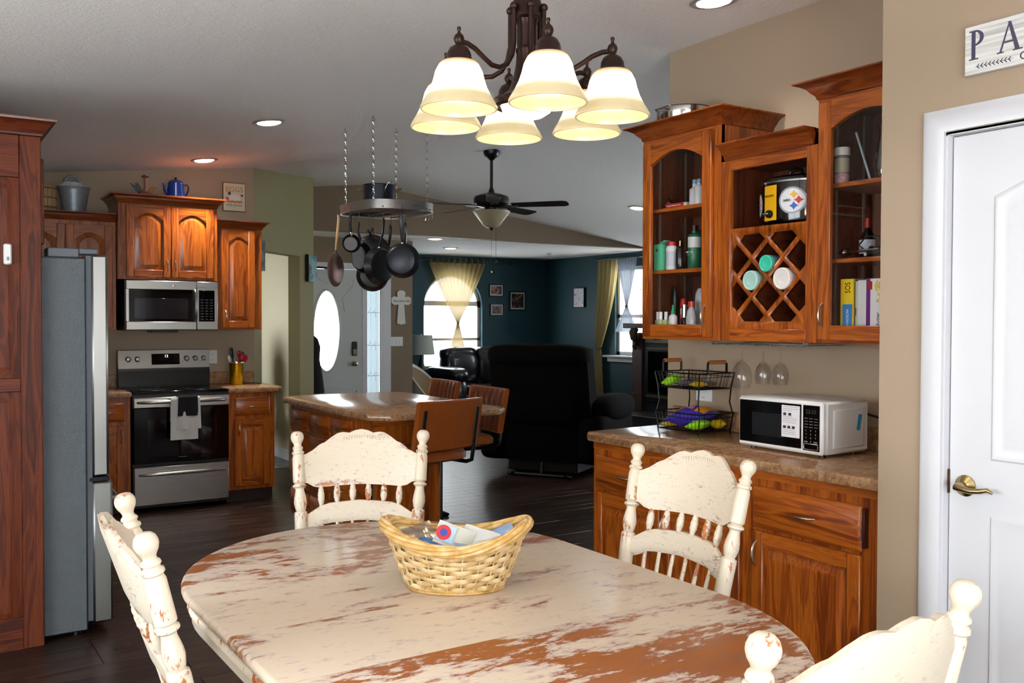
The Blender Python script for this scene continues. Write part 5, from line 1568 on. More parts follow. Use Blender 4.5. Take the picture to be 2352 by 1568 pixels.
    for x in (-.185, .185): MB().tube([(x, -.18, .23), (x, 0, .23), (x, .18, .23)], [.008, .013, .008], 10).obj('stretcher', CREAM, t)
    return t
def chair_at(mid, th_deg, label, proto=[None]):
    th = R(th_deg)
    loc = (mid[0] + .31 * math.sin(th), mid[1] - .31 * math.cos(th), 0)
    if proto[0] is None:
        proto[0] = make_chair(label, loc, th); return proto[0]
    c = copy_tree(proto[0]); c.location = loc; c.rotation_euler = (0, 0, th); c['label'] = label
    return c
chair_at((1.396, 3.15), -26.5, 'cream pressed-back dining chair at the table end facing away from the island')
chair_at((2.035, 2.11), -86.5, 'cream pressed-back dining chair between the table and the hutch base cabinet')
chair_at((.40, 2.074), 84, 'cream pressed-back dining chair on the refrigerator side of the table')
chair_at((1.150, .818), 180, 'cream pressed-back dining chair at the table end by the pantry door')

# ------------------------------------------------------------------ wicker basket
BA = -R(33.1)
BCX, BCY = 1.200, 2.105
t = thing('wicker_basket', 'oval woven willow basket with raised ends on the dining table', 'basket', (BCX, BCY, .7605), BA)
WIL = (lambda q: (q.set(Base_Color=q.ramp(q.noise(q.coords((30, 30, 30)), 1, 3), [(.3, '#A98A50'), (.5, '#CDB07C'), (.7, '#E2CDA4')]), Roughness=.38), q.m)[1])(NT('willow'))
WIL2 = (lambda q: (q.set(Base_Color=q.ramp(q.noise(q.coords((30, 30, 30)), 1, 3), [(.3, '#A9823E'), (.5, '#C9A262'), (.7, '#DCC090')]), Roughness=.38), q.m)[1])(NT('willow_rim'))
A0, B0, A1, B1 = .120, .082, .182, .118
def rim_h(a): return .118 + .050 * math.cos(a) ** 2
def wall_pt(a, k, off=0.0):
    kk = k ** .8
    ax, by = A0 + (A1 - A0) * kk + off, B0 + (B1 - B0) * kk + off
    return (ax * math.cos(a), by * math.sin(a), .006 + (rim_h(a) - .006) * k)
NS = 24
for i in range(NS):
    a = 2 * PI * (i + .5) / NS
    MB().tube([wall_pt(a, k / 6, .0035) for k in range(7)], .0022, 6).obj('stake', WIL, t)
for rI in range(9):
    k = .08 + .82 * rI / 8
    n = NS * 6; pts = []; ph = PI * (rI % 2)
    for j in range(n):
        a = 2 * PI * j / n
        pts.append(wall_pt(a, k, .0062 * math.sin(a * NS / 2 + ph)))
    MB().tube(pts, .0062, 6, True, .36).obj('weaver', WIL, t)
for rI in range(6):
    n = 72; pts = []; q = 2 * PI * rI / 6
    for j in range(n):
        a = 2 * PI * j / n; tw = 2 * a + q
        x, y, z = wall_pt(a, 1.0, .004 + .0105 * math.cos(tw))
        pts.append((x, y, z + .0105 * math.sin(tw)))
    MB().tube(pts, .0060, 8, True).obj('rim_strand', WIL2, t)
for off, z in ((.004, .004), (-.002, .004), (.001, .010)):
    MB().tube([((A0 + off) * math.cos(2 * PI * j / 48), (B0 + off) * math.sin(2 * PI * j / 48), z) for j in range(48)], .0042, 6, True).obj('foot_ring', WIL2, t)
MB().lathe([(0, .004), (1, .004), (1, .007), (0, .007)], 36, sx=A0, sy=B0).obj('bottom', WIL, t)
def packet(label, lx, ly, z, w, d, rot, mat, extra=None, name='packet'):
    c, s_ = math.cos(BA), math.sin(BA)
    t = thing(name, label, 'packet', (BCX + lx * c - ly * s_, BCY + lx * s_ + ly * c, .7605 + z), BA, 'packets in the wicker basket')
    t.rotation_euler = rot
    m = MB().grid(lambda u, v: ((u - .5) * w, (v - .5) * d, .004 * math.sin(PI * u) * math.sin(PI * v) + .0015 * math.sin(11 * u) ), 8, 8, .003)
    m.obj('wrapper', mat, t)
    if extra: extra(t)
CLEARP = clear_glass('cellophane', '#E6E4E8', .9, .12)
def ex(t):
    m = MB().grid(lambda u, v: (-.045 + .045 * u, -.022 + .044 * v, .0062), 2, 2); p = m.obj('blue_panel', plain('sky_blue_print', '#A8CBEA', .4), t)
    MB().lathe([(.020, .0064), (.020, .0072), (0, .0072)], 20, (-.03, 0, 0)).obj('red_roundel', plain('red_roundel', '#C8202A', .4), p)
    MB().lathe([(.010, .0073), (.010, .0078), (0, .0078)], 16, (-.03, 0, 0)).obj('blue_roundel', plain('blue_roundel', '#30409A', .4), p)
packet('white packet with red and blue roundel sticking up in the wicker basket', -.005, .005, .128, .10, .06, (R(62), R(20), BA), plain('foil_grey', '#C9C9C0', .35), ex)
packet('clear cellophane packet at the raised end of the wicker basket', -.10, .03, .125, .09, .07, (R(40), R(-15), BA + .4), CLEARP)
packet('pale printed sachet lying in the wicker basket', .06, .02, .122, .10, .06, (R(40), R(12), BA - .3), plain('sachet_white', '#D2D6D8', .3), None)
packet('blue and silver sachet at the other end of the wicker basket', .115, .03, .128, .08, .05, (R(35), R(-20), BA + .2), plain('sachet_blue', '#8CA6D0', .25, .3))
packet('small blue wrapper under the white packet in the wicker basket', -.055, .02, .112, .07, .05, (R(20), R(8), BA + .8), plain('wrapper_blue', '#5A86C0', .25, .3))
for k, (lx, ly, an, mt) in enumerate(((-.06, .03, .3, 'sachet_white'), (0, .035, -.5, 'foil_grey'), (.06, .03, .9, 'sachet_white'), (.02, -.03, 1.6, 'sachet_blue'), (-.07, -.02, 2.2, 'sachet_white'), (.09, -.015, .1, 'foil_grey'))):
    packet({'sachet_white': 'small white sachet buried low in the wicker basket', 'foil_grey': 'small silvery sachet buried low in the wicker basket', 'sachet_blue': 'small blue sachet buried low in the wicker basket'}[mt], lx, ly, .082 + .007 * k, .085, .05, (R(14), R(-12), BA + an), MATS[mt])

# ------------------------------------------------------------------ chandelier
CHX, CHY = 1.30, 1.93
t = thing('chandelier', 'bronze six-arm chandelier with glowing bell shades over the dining table', 'chandelier', (CHX, CHY, 0))
zc = ceil_z(CHX)
MB().lathe([(.065, zc + .02), (.065, zc - .006), (.055, zc - .02), (.03, zc - .035), (.02, zc - .04)], 28).obj('canopy', BRONZE, t)
MB().lathe([(.026, 2.235), (.026, zc - .03)], 24).obj('down_rod', BRONZE, t)
MB().lathe([(.024, 2.245), (.034, 2.240), (.037, 2.228), (.037, 2.208), (.040, 2.204), (.040, 2.196), (.028, 2.192), (.026, 2.186), (.0245, 2.18), (.0245, 2.125), (.028, 2.121), (.028, 2.114), (.0255, 2.110), (.027, 2.085), (.034, 2.05), (.045, 2.02), (.065, 2.003), (.083, 1.997), (.087, 1.99), (.085, 1.980), (.076, 1.976), (.064, 1.982)], 36, cap1=True).obj('column', BRONZE, t)
def shade_mat():
    q = NT('lit_alabaster_glass')
    tc = q.n('ShaderNodeTexCoord'); sp = q.n('ShaderNodeSeparateXYZ'); q.l(tc.outputs['Object'], sp.inputs[0])
    mr = q.n('ShaderNodeMapRange'); mr.inputs['From Min'].default_value = -.112; mr.inputs['From Max'].default_value = 0
    q.l(sp.outputs[2], mr.inputs[0])
    nz = q.noise(q.coords((14, 14, 14)), 1, 4, .6, 1.2)
    h = mr.outputs[0]
    col = q.ramp(h, [(.0, '#FFE2A6'), (.30, '#FFE9BE'), (.42, '#FFF6E4'), (.86, '#FFF3DA'), (1.0, '#FF9A3A')])
    col = q.mix(q.math('MULTIPLY', q.ramp(nz, [(.42, 0.0), (.62, .5)]), .6), col, '#F2BE6A')
    st = q.ramp(h, [(.0, .11), (.26, .15), (.42, .70), (.80, .70), (1.0, .10)])
    stn = q.math('MULTIPLY', st, 4.2)
    q.set(Base_Color='#8E8468', Emission_Color=col, Emission_Strength=stn, Roughness=.3)
    return q.m
SHADE = shade_mat()
tow = Vector((-math.sin(YAW), -math.cos(YAW), 0)); rgt = Vector((math.cos(YAW), -math.sin(YAW), 0))
for k in range(6):
    ph = R(12 + 60 * k)
    d = tow * math.cos(ph) + rgt * math.sin(ph)
    P = lambda r, z: (d.x * r, d.y * r, z)
    m = MB().tube([P(r, z) for r, z in ((.043, 2.212), (.043, 2.17), (.043, 2.13), (.050, 2.098), (.066, 2.073), (.09, 2.061), (.115, 2.062), (.14, 2.075), (.165, 2.090), (.19, 2.098), (.215, 2.099))], .0062, 10)
    m.ball(P(.043, 2.219), .0105, 12, 8)
    arm = m.obj('arm', BRONZE, t)
    c = P(.215, 0)
    MB().lathe([(.0, 2.132), (.004, 2.131), (.005, 2.126), (.003, 2.121), (.0045, 2.117), (.010, 2.112), (.0125, 2.104), (.010, 2.095), (.007, 2.091), (.013, 2.088), (.022, 2.082), (.028, 2.070), (.029, 2.060), (.034, 2.052), (.041, 2.046), (.042, 2.043)], 24, c, cap0=False, cap1=False).obj('socket_cap', BRONZE, t)
    pr = [(.041, 0), (.047, -.006), (.055, -.022), (.060, -.042), (.066, -.060), (.075, -.078), (.085, -.094), (.090, -.104), (.0895, -.109)]
    MB().lathe(pr + [(r * .955, z) for r, z in pr[::-1]], 40, cap0=False, cap1=False).obj('shade', SHADE, t, (c[0], c[1], 2.050))
    MB().ball((c[0], c[1], 1.998), .021, 14, 10, 1, 1, 1.3).obj('bulb', emit('warm_bulb', '#FFE7BE', 9.0) if k == 0 else bpy.data.materials['warm_bulb'], t)
    lamp('bulb_light', 'POINT', (c[0], c[1], 1.962), 0.9, (1, .78, .52), .03, None, t)
MB().lathe([(.066, 1.984), (.060, 1.968), (.040, 1.955), (.0, 1.950)], 36, cap0=False).obj('bowl', emit('lit_bowl', '#FFF2DC', 3.0), t)
# ------------------------------------------------------------------ kitchen island
t = thing('island_cabinet', 'dark oak kitchen island cabinet with drawers facing the range aisle', 'cabinet', (2.30, 5.24, 0))
IWd, ID = .56, 1.15
MB().box(0, IWd, 0, ID, .09, .876).obj('body', OAKV, t)
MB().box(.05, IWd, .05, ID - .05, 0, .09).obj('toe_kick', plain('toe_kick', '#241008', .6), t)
# end facing the dining table: corner stile, moulding, panel
MB().box(-.012, .09, -.012, .06, .09, .876, .004).box(IWd - .07, IWd + .006, -.012, .06, .09, .876, .004).each('corner_post', OAKV, t)
MB().box(.09, IWd - .07, -.010, .0, .80, .876, .003).box(.09, IWd - .07, -.010, .0, .09, .19, .003).each('end_rail', OAKH, t)
# drawers and doors on the long face (faces -x)
for x0, x1 in ((.03, .38), (.40, .75), (.77, 1.10)):
    for z0, z1 in ((.70, .835), (.50, .68), (.30, .48), (.12, .28)):
        d = drawer(t, x0, x1, z0, z1, y=-.002, L=.09); d.location = (0, ID, 0); d.rotation_euler = (0, 0, PR)
t = thing('countertop', 'brown speckled island countertop with clipped corners under the pot rack', 'countertop')
c_ = .10
slab(MB(), [(2.228 + c_, 4.835), (3.165 - c_, 4.835), (3.165, 4.835 + c_), (3.165, 6.455 - c_), (3.165 - c_, 6.455), (2.228 + c_, 6.455), (2.228, 6.455 - c_), (2.228, 4.835 + c_)], .876, .914, .014).obj('worktop', LAMINATE, t)

# bar stools
COG = plain('cognac_leather', '#8A4416', .38, 0, .15, .18, 25, bump=.2)
COGD = plain('chestnut_leather', '#5A2A16', .30, 0, .25, .2, 25, bump=.2)
def stool(label, loc, deg):
    t = thing('bar_stool', label, 'bar stool', loc, R(deg), 'leather bar stools round the island')
    w = .245
    def bk(u, v, off):
        x = -w + 2 * w * u; z = .705 + .295 * v
        return (x, .215 + .055 * v + .018 * (1 - (2 * u - 1) ** 2) + off, z)
    m = MB()
    rr = []
    for i in range(25):
        u = i / 24
        rr.append([bk(u, 0, -.0), bk(u, .03, -.012), bk(u, .97, -.012), bk(u, 1, 0), bk(u, 1.0, .012), bk(u, .97, .022), bk(u, .03, .022), bk(u, 0, .012)])
    m.rings(rr).obj('backrest', COG, t)
    for i in range(6):
        def fn(a, b, i=i):
            u = .04 + .92 * (i + .04 + .92 * a) / 6
            x, y, z = bk(u, .03 + .94 * b, -.013)
            return (x, y - .014 * math.sin(PI * a) ** .6 * min(1, 8 * min(b, 1 - b) + .2), z)
        MB().grid(fn, 8, 8).obj('channel_pad', COGD, t)
    sm = MB()
    rr = []
    for i, z in ((.02, .63), (0, .642), (0, .672), (.014, .690), (.04, .696)):
        rr.append([((w - .01 - i) * abs(math.cos(a)) ** .4 * (1 if math.cos(a) > 0 else -1), (.215 - i) * abs(math.sin(a)) ** .4 * (1 if math.sin(a) > 0 else -1), z) for a in [2 * PI * q / 40 for q in range(40)]])
    sm.rings(rr).obj('seat', COG, t)
    for s in (-1, 1):
        x = s * .205
        MB().tube([(x, .285, .95), (x, .262, .80), (x, .245, .68), (x, .235, .63), (x, .19, .615), (x, -.12, .615), (x, -.185, .605), (x, -.20, .56), (x, -.20, .06), (x, -.19, .02), (x, -.13, .013), (x, .20, .013)], .0125, 8).obj('frame_tube', BLACKMETAL, t)
    MB().tube([(-.205, -.20, .27), (.205, -.20, .27)], .011, 8).obj('foot_rest', BLACKMETAL, t)
    MB().tube([(-.205, .20, .013), (.205, .20, .013)], .0125, 8).obj('floor_bar', BLACKMETAL, t)
    MB().tube([(-.205, 0, .615), (.205, 0, .615)], .010, 8).obj('seat_bar', BLACKMETAL, t)
    return t
s1 = stool('brown leather bar stool with its smooth back to the dining table', (2.565, 4.94, 0), 194)
s2 = copy_tree(s1); s2.rotation_euler = (0, 0, R(-92)); s2['label'] = 'brown channelled bar stool beside the recliner on the far side of the island'
s2.location = (3.10, 5.47, 0)
s3 = copy_tree(s1); s3.location = (3.20, 6.28, 0); s3.rotation_euler = (0, 0, R(-94)); s3['label'] = 'brown channelled bar stool nearest the front door on the far side of the island'

# ------------------------------------------------------------------ hanging pot rack with pans
RCX, RCY, RCZ = 2.74, 5.76, 2.17
t = thing('pot_rack', 'oval steel pot rack hung on four chains above the island', 'pot rack', (RCX, RCY, RCZ))
def rk(a, s=1.0):
    c, q = math.cos(a), math.sin(a)
    return (s * .265 * abs(c) ** .62 * (1 if c > 0 else -1), s * .325 * abs(q) ** .62 * (1 if q > 0 else -1))
N = 64
rr = []
for i in range(N + 1):
    x, y = rk(2 * PI * i / N); x2, y2 = rk(2 * PI * i / N, .985)
    rr.append([(x, y, 0), (x, y, .058), (x2, y2, .058), (x2, y2, 0)])
MB().rings(rr, False, False).obj('band', STEEL, t)
m = MB()
for i in range(-9, 10):
    y = i * .033
    if abs(y) < .318:
        xm = .265 * max(.05, (1 - (abs(y) / .325) ** 3.2)) ** .31
        m.tube([(-xm, y, .012), (xm, y, .012)], .0026, 6)
for x in (-.17, 0, .17): m.tube([(x, -.315, .008), (x, .315, .008)], .0035, 6)
o = m.obj('wire_grid', CHROME, t)
def chain(p0, z1):
    m = MB(); z = p0[2]; i = 0; L = .030
    while z < z1 - .004:
        pts = []
        for k in range(10):
            a = 2 * PI * k / 10
            w = .0068 * math.cos(a); h = .016 * math.sin(a)
            pts.append((p0[0] + (w if i % 2 else 0), p0[1] + (0 if i % 2 else w), z + .015 + h))
        m.tube(pts, .0021, 5, True); z += .0265; i += 1
    return m
for x, y in ((-.20, .22), (-.20, -.23), (.19, .24), (.19, -.23)):
    zt = ceil_z(RCX + x) - RCZ
    chain((x, y, .055), zt - .03).obj('chain', CHROME, t)
    MB().tube([(x, y, zt + .004), (x, y, zt - .015), (x + .012, y, zt - .028), (x, y, zt - .040), (x - .010, y, zt - .030)], .003, 6).obj('ceiling_hook', CHROME, t)
PANB = plain('nonstick_black', '#111114', .32, .2, 0, .3, 15)
PANG = plain('worn_pan_grey', '#6A6668', .45, .5, 0, .2, 30)
PANR = plain('scorched_steel', '#6B5148', .45, .6, 0, .25, 25)
def cam_xy(px, D): 
    lat = (px - 1176) / F_PX * D
    v = Vector((math.sin(YAW), math.cos(YAW), 0)) * D + Vector((math.cos(YAW), -math.sin(YAW), 0)) * lat
    return v.x, v.y
def pan(label, x, y, z, rz, Rr, dep, hl, face=1, inner=None, hmat=None, name='frying_pan', bend=.02, hw=.011, outer=None):
    p = thing(name, label, 'pan', (x, y, z), rz, 'pans on the hanging rack')
    m = MB(); m.M = Matrix.Translation((0, 0, -hl - Rr)) @ Matrix.Rotation(R(90 * face), 4, 'X')
    m.lathe([(0, 0), (Rr * .74, 0), (Rr * .82, .004), (Rr, dep), (Rr * 1.01, dep + .002), (Rr * .97, dep), (Rr * .79, .007), (Rr * .72, .004), (0, .004)], 40, cap0=False, cap1=False)
    b = m.obj('pan_body', outer or PANB, p)
    m = MB(); m.M = Matrix.Translation((0, 0, -hl - Rr)) @ Matrix.Rotation(R(90 * face), 4, 'X')
    m.lathe([(0, .0046), (Rr * .74, .0046), (Rr * .74, .0052), (0, .0052)], 36); m.obj('cooking_surface', inner or PANB, b)
    yb = -dep * face
    MB().tube([(0, 0, .0), (0, -.004, -.02), (0, bend * .3, -hl * .5), (0, yb * .5 + bend * .2, -hl * .8), (0, yb, -hl - .012)], [hw * .7, hw, hw, hw * .9, hw * .55], 8, flat=.6).obj('handle', hmat or BLACK, p)
    MB().box(-.007, .007, yb * .9 - .004, yb * .9 + .004, -hl - .014, -hl + .012, .002).obj('rivet_plate', CHROME, p)
    return p
yawc = -YAW   # facing the dining side
PANS = [
 ('brown scorched crepe pan with pale wooden handle on the pot rack', 777, 6.02, 2.128, 74, .112, .018, .235, -1, PANR, plain('pale_handle_wood', '#C49A6A', .5), PANR),
 ('tiny egg pan with grey cooking surface on the pot rack', 805, 5.96, 2.122, 22, .058, .03, .125, 1, PANG, None, None),
 ('big black wok hung convex side out among the pans', 846, 6.42, 2.075, -12, .138, .07, .03, -1, None, None, None),
 ('small skillet with worn grey surface seen edge-on below the egg pan', 824, 6.16, 2.10, 58, .100, .03, .135, 1, PANG, None, None),
 ('deep black skillet hanging lowest behind the wok', 856, 6.52, 2.095, 10, .112, .035, .215, -1, None, None, None),
 ('black saute pan with curved steel-necked handle mid rack', 881, 6.10, 2.118, 48, .125, .045, .185, -1, None, None, None),
 ('black skillet whose short handle shows behind the saute pan', 897, 6.50, 2.112, 25, .10, .03, .14, -1, None, None, None),
 ('broad dark grey skillet hung bottom out at the living room end of the rack', 921, 5.94, 2.152, -6, .112, .04, .205, -1, None, None, plain('hard_anodised', '#1B1C22', .35, .4, 0, .15, 15)),
 ('black skillet half hidden behind the broad dark grey skillet', 931, 6.40, 2.118, 12, .09, .03, .15, -1, None, None, None),
]
for lb, px, D, z, yw, Rr, dep, hl, fc, inn, hm, out in PANS:
    x, y = cam_xy(px, D)
    pan(lb, x, y, z, -YAW + R(yw), Rr, dep, hl, fc, inn, hm, outer=out)
    hx_, hy_ = x - RCX, y - RCY
    zr = z - RCZ
    MB().tube([(hx_, hy_, .012 if zr < -.02 else .02), (hx_ + .006, hy_, .022), (hx_ + .006, hy_, -.0), (hx_, hy_, zr + .012), (hx_ - .004, hy_, zr - .006), (hx_ - .010, hy_, zr + .004)], .0022, 6).obj('s_hook', CHROME, t)
for x, y in ((.262, -.05), (.255, -.12), (.24, -.19)):
    MB().tube([(x, y, .064), (x + .014, y, .05), (x + .014, y, -.02), (x + .004, y, -.045), (x - .012, y, -.04), (x - .012, y, -.025)], .0022, 6).obj('s_hook', CHROME, t)
x, y = cam_xy(872, 6.42)
p = thing('stock_pot', 'dark steel stock pot with lid standing on the pot rack grid', 'pot', (x, y, RCZ + .0155), -YAW)
MB().lathe([(0, 0), (.105, 0), (.11, .006), (.11, .185), (.114, .19), (.108, .19), (.104, .01), (0, .008)], 40, cap0=False, cap1=False).obj('body', plain('dark_pot', '#2E3038', .35, .7, 0, .15, 10), p)
for s in (-1, 1): MB().tube([(s * .109, -.03, .15), (s * .14, -.03, .165), (s * .145, 0, .168), (s * .14, .03, .165), (s * .109, .03, .15)], .005, 8).obj('handle', BRASS, p)
MB().tube([(.05, -.10, .14), (.055, -.12, .155), (.075, -.118, .195), (.09, -.06, .202)], .004, 8).obj('clip', CHROME, p)

# ------------------------------------------------------------------ ceiling fan
FX, FY = 4.44, 7.154
t = thing('ceiling_fan', 'black five-blade ceiling fan with cream glass bowl hanging from the ridge', 'fan', (FX, FY, 0))
FBLK = plain('fan_black', '#0C0B0B', .35)
MB().lathe([(.075, 2.985), (.075, 2.955), (.06, 2.92), (.03, 2.90), (.02, 2.89)], 28).obj('canopy', FBLK, t)
MB().lathe([(.014, 2.60), (.014, 2.90)], 14).obj('down_rod', FBLK, t)
MB().lathe([(.018, 2.64), (.03, 2.60), (.10, 2.585), (.15, 2.565), (.16, 2.54), (.155, 2.50), (.12, 2.475), (.06, 2.465), (.06, 2.43), (.08, 2.425)], 36).obj('motor', FBLK, t)
al = [R(a) for a in (-15, 57, 129, 201, 273)]
fw = Vector((math.sin(YAW), math.cos(YAW), 0))
BLD = plain('fan_blade_dark', '#1A1412', .4)
for a in al:
    d = rgt * math.cos(a) + fw * math.sin(a); ang = math.atan2(d.y, d.x)
    m = MB(); m.M = Matrix.Rotation(ang, 4, 'Z') @ Matrix.Translation((0, 0, 2.485)) @ Matrix.Rotation(R(-12), 4, 'X')
    pts = [(.19, -.05), (.45, -.062), (.66, -.066), (.695, -.05), (.705, -.02), (.705, .02), (.695, .05), (.66, .066), (.45, .062), (.19, .05)]
    m.prism(pts, -.003, .003, 'xy'); b = m.obj('blade', BLD, t)
    m = MB(); m.M = Matrix.Rotation(ang, 4, 'Z')
    m.box(.10, .24, -.018, .018, 2.474, 2.482, .002); m.obj('blade_iron', FBLK, b)
MB().lathe([(.168, 2.435), (.165, 2.425), (.135, 2.385), (.105, 2.345), (.075, 2.305), (.035, 2.285), (.0, 2.282)], 36, cap0=True).obj('glass_bowl', plain('cream_bowl_glass', '#B9AE8C', .35, var=.15), t)
MB().lathe([(.022, 2.286), (.018, 2.275), (.006, 2.262), (0, 2.26)], 14).obj('finial', FBLK, t)
MB().tube([(.0, .0, 2.27), (.0, .0, 1.90)], .0014, 5).lathe([(.006, 1.885), (.008, 1.895), (.002, 1.905)], 8).obj('pull_chain', BRASS, t)
MB().tube([(.03, -.03, 2.30), (.03, -.03, 1.99)], .0014, 5).ball((.03, -.03, 1.98), .014, 10, 8).obj('pull_chain', FBLK, t)

# ------------------------------------------------------------------ living room
def cushion(m, cx, cy, cz, sx, sy, sz, e=.45, n=24, k=14):
    def sg(v, p): return math.copysign(abs(v) ** p, v)
    rr = []
    for j in range(k + 1):
        b = -PI / 2 + PI * j / k
        rr.append([(cx + sx * sg(math.cos(b), e) * sg(math.cos(a), e) if 0 < j < k else cx + sx * .02 * math.cos(a), cy + (sy * sg(math.cos(b), e) * sg(math.sin(a), e) if 0 < j < k else sy * .02 * math.sin(a)), cz + sz * sg(math.sin(b), e)) for a in [2 * PI * i / n for i in range(n)]])
    return m.rings(rr)
t = thing('sofa', 'dark leather sofa under the arched window', 'sofa', (7.45, 11.72, 0))
cushion(MB(), 0, 0, .24, 1.02, .46, .19, .3).obj('base', LEATHER, t)
for k in range(3):
    cushion(MB(), -.56 + k * .56, -.08, .45, .275, .34, .10, .4).obj('seat_cushion', LEATHER, t)
    cushion(MB(), -.56 + k * .56, .30, .76, .285, .17, .25, .5).obj('back_cushion', LEATHER, t)
    cushion(MB(), -.56 + k * .56, .33, .96, .285, .15, .11, .55).obj('head_roll', LEATHER, t)
for s in (-1, 1):
    a = cushion(MB(), s * .96, -.02, .40, .14, .46, .28, .4).obj('arm', LEATHER, t)
    cushion(MB(), s * .96, -.08, .69, .17, .44, .11, .55).obj('arm_pad', LEATHER, a)
t = thing('recliner', 'large dark fabric recliner turned with its back to the kitchen', 'recliner', (5.32, 7.36, 0), R(122))
t.scale = (1.07, 1.07, 1.0)
m = MB()
# back shell: front view from behind, leaning back
def shell(u, v, off):
    x = (-.47 + .94 * u) * (1 - .03 * v)
    z = .14 + 1.06 * v
    y = .36 + .16 * v + off - .05 * (2 * u - 1) ** 4
    return (x, y, z)
rr = []
for j in range(17):
    v = j / 16; w = 1 - .0 * v
    row = []
    for i in range(13): row.append(shell(i / 12, v, 0))
    for i in range(12, -1, -1): row.append(shell(i / 12, v, -.22 + .06 * v))
    rr.append(row)
MB().rings(rr).obj('back_shell', VELOUR, t)
cushion(MB(), 0, .415, 1.14, .475, .17, .10, .55).obj('head_roll', VELOUR, t)
cushion(MB(), 0, .32, .80, .43, .14, .34, .5).obj('back_cushion', VELOUR, t)
cushion(MB(), 0, -.08, .42, .36, .40, .13, .45).obj('seat_cushion', VELOUR, t)
for s in (-1, 1):
    a = cushion(MB(), s * .47, -.02, .36, .13, .46, .24, .4).obj('arm', VELOUR, t)
    cushion(MB(), s * .48, -.10, .63, .16, .42, .13, .75).obj('arm_pad', VELOUR, a)
MB().box(-.33, .33, -.4, .34, .04, .15, .01).obj('chassis', BLACK, t)
MB().tube([(-.25, .42, .02), (-.25, -.3, .02)], .018, 8).tube([(.25, .42, .02), (.25, -.3, .02)], .018, 8).tube([(-.3, .40, .02), (.3, .40, .02)], .016, 8).tube([(0, .35, .02), (0, .33, .16)], .016, 8).obj('rocker_base', BLACKMETAL, t)

# end table, lamp, shell chair
ET = plain('black_stained_wood', '#0B090A', .25)
t = thing('end_table', 'black end table in the corner beside the leather sofa', 'table', (5.95, 11.36, 0))
MB().box(-.25, .25, -.25, .25, .58, .61, .005).obj('table_top', ET, t); MB().box(-.24, .24, -.24, .24, .18, .20, .004).obj('shelf', ET, t)
for sx in (-1, 1):
    for sy in (-1, 1): MB().box(sx * .22 - .02, sx * .22 + .02, sy * .22 - .02, sy * .22 + .02, 0, .58, .003).obj('leg', ET, t)
t = thing('table_lamp', 'table lamp with grey drum shade on the black end table', 'lamp', (5.96, 11.42, .61))
MB().lathe([(.07, 0), (.075, .012), (.03, .03), (.05, .12), (.055, .2), (.025, .3), (.012, .33), (.012, .38)], 24).obj('base', BLACK, t)
MB().lathe([(.185, .38), (.150, .645), (.147, .645), (.182, .38)], 36, cap0=False, cap1=False).obj('lamp_shade', plain('linen_shade', '#B7BDB4', .8), t)
MB().lathe([(.003, .33), (.003, .65), (.008, .655), (0, .66)], 8).obj('finial', CHROME, t)
t = thing('shell_chair', 'white shell tub chair with beige padded inside near the front door', 'chair', (5.75, 10.72, 0), R(40))
t.scale = (.85, .85, 1.0)
def tub(u, v, r):
    a = -PI * .62 + 2 * PI * .62 * u
    h = .40 + (.50 * max(0, math.cos(a * .78))) * v
    return (r * .36 * math.sin(a) * (.75 + .25 * v), r * .36 * math.cos(a) * (.75 + .3 * v), h)
m = MB().grid(lambda u, v: tub(u, v, 1.0), 28, 10, .02); m.obj('shell', plain('white_shell', '#D8D6CC', .4), t)
MB().grid(lambda u, v: tub(.06 + .88 * u, .05 + .85 * v, .93), 28, 10, .015).obj('padding', plain('beige_padding', '#8E7A5E', .8), t)
cushion(MB(), 0, 0, .42, .28, .28, .06, .6).obj('seat', plain('beige_padding', '#8E7A5E', .8), t)
for k in range(4):
    a = PI / 4 + k * PI / 2; MB().tube([(.12 * math.cos(a), .12 * math.sin(a), .38), (.26 * math.cos(a), .26 * math.sin(a), 0)], .014, 8).obj('leg', WHITEPL, t)

# curtain rod and sheer curtain of the arched window
t = thing('curtain_rod', 'long black curtain rod above the arched window', 'rod', (0, 0, 0))
MB().tube([(5.40, 12.345, 2.375), (8.02, 12.345, 2.365)], .012, 10).obj('rod', BLACK, t)
for x in (5.40, 8.02): MB().ball((x, 12.345, 2.37 if x < 7 else 2.365), .03, 12, 8, 1.4, 1, 1).obj('finial', BLACK, t)
for x in (5.7, 7.9): MB().box(x - .012, x + .012, 12.34, 12.43, 2.355, 2.385, .003).obj('bracket', BLACK, t)
def sheer(name, col, trans):
    q = NT(name)
    tl = q.n('ShaderNodeBsdfTranslucent'); tl.inputs[0].default_value = lin(col)
    df = q.n('ShaderNodeBsdfDiffuse'); df.inputs[0].default_value = lin(col)
    tp = q.n('ShaderNodeBsdfTransparent')
    m1 = q.n('ShaderNodeMixShader'); m1.inputs[0].default_value = .62
    m2 = q.n('ShaderNodeMixShader'); m2.inputs[0].default_value = trans
    q.l(tl.outputs[0], m1.inputs[1]); q.l(df.outputs[0], m1.inputs[2]); q.l(m1.outputs[0], m2.inputs[1]); q.l(tp.outputs[0], m2.inputs[2])
    q.l(m2.outputs[0], q.out.inputs['Surface'])
    return q.m
SH1 = sheer('ivory_sheer', '#A89468', .03)
SH2 = sheer('cream_sheer', '#BFAE7E', .02)
SH3 = sheer('grey_sheer', '#6E747C', .02)
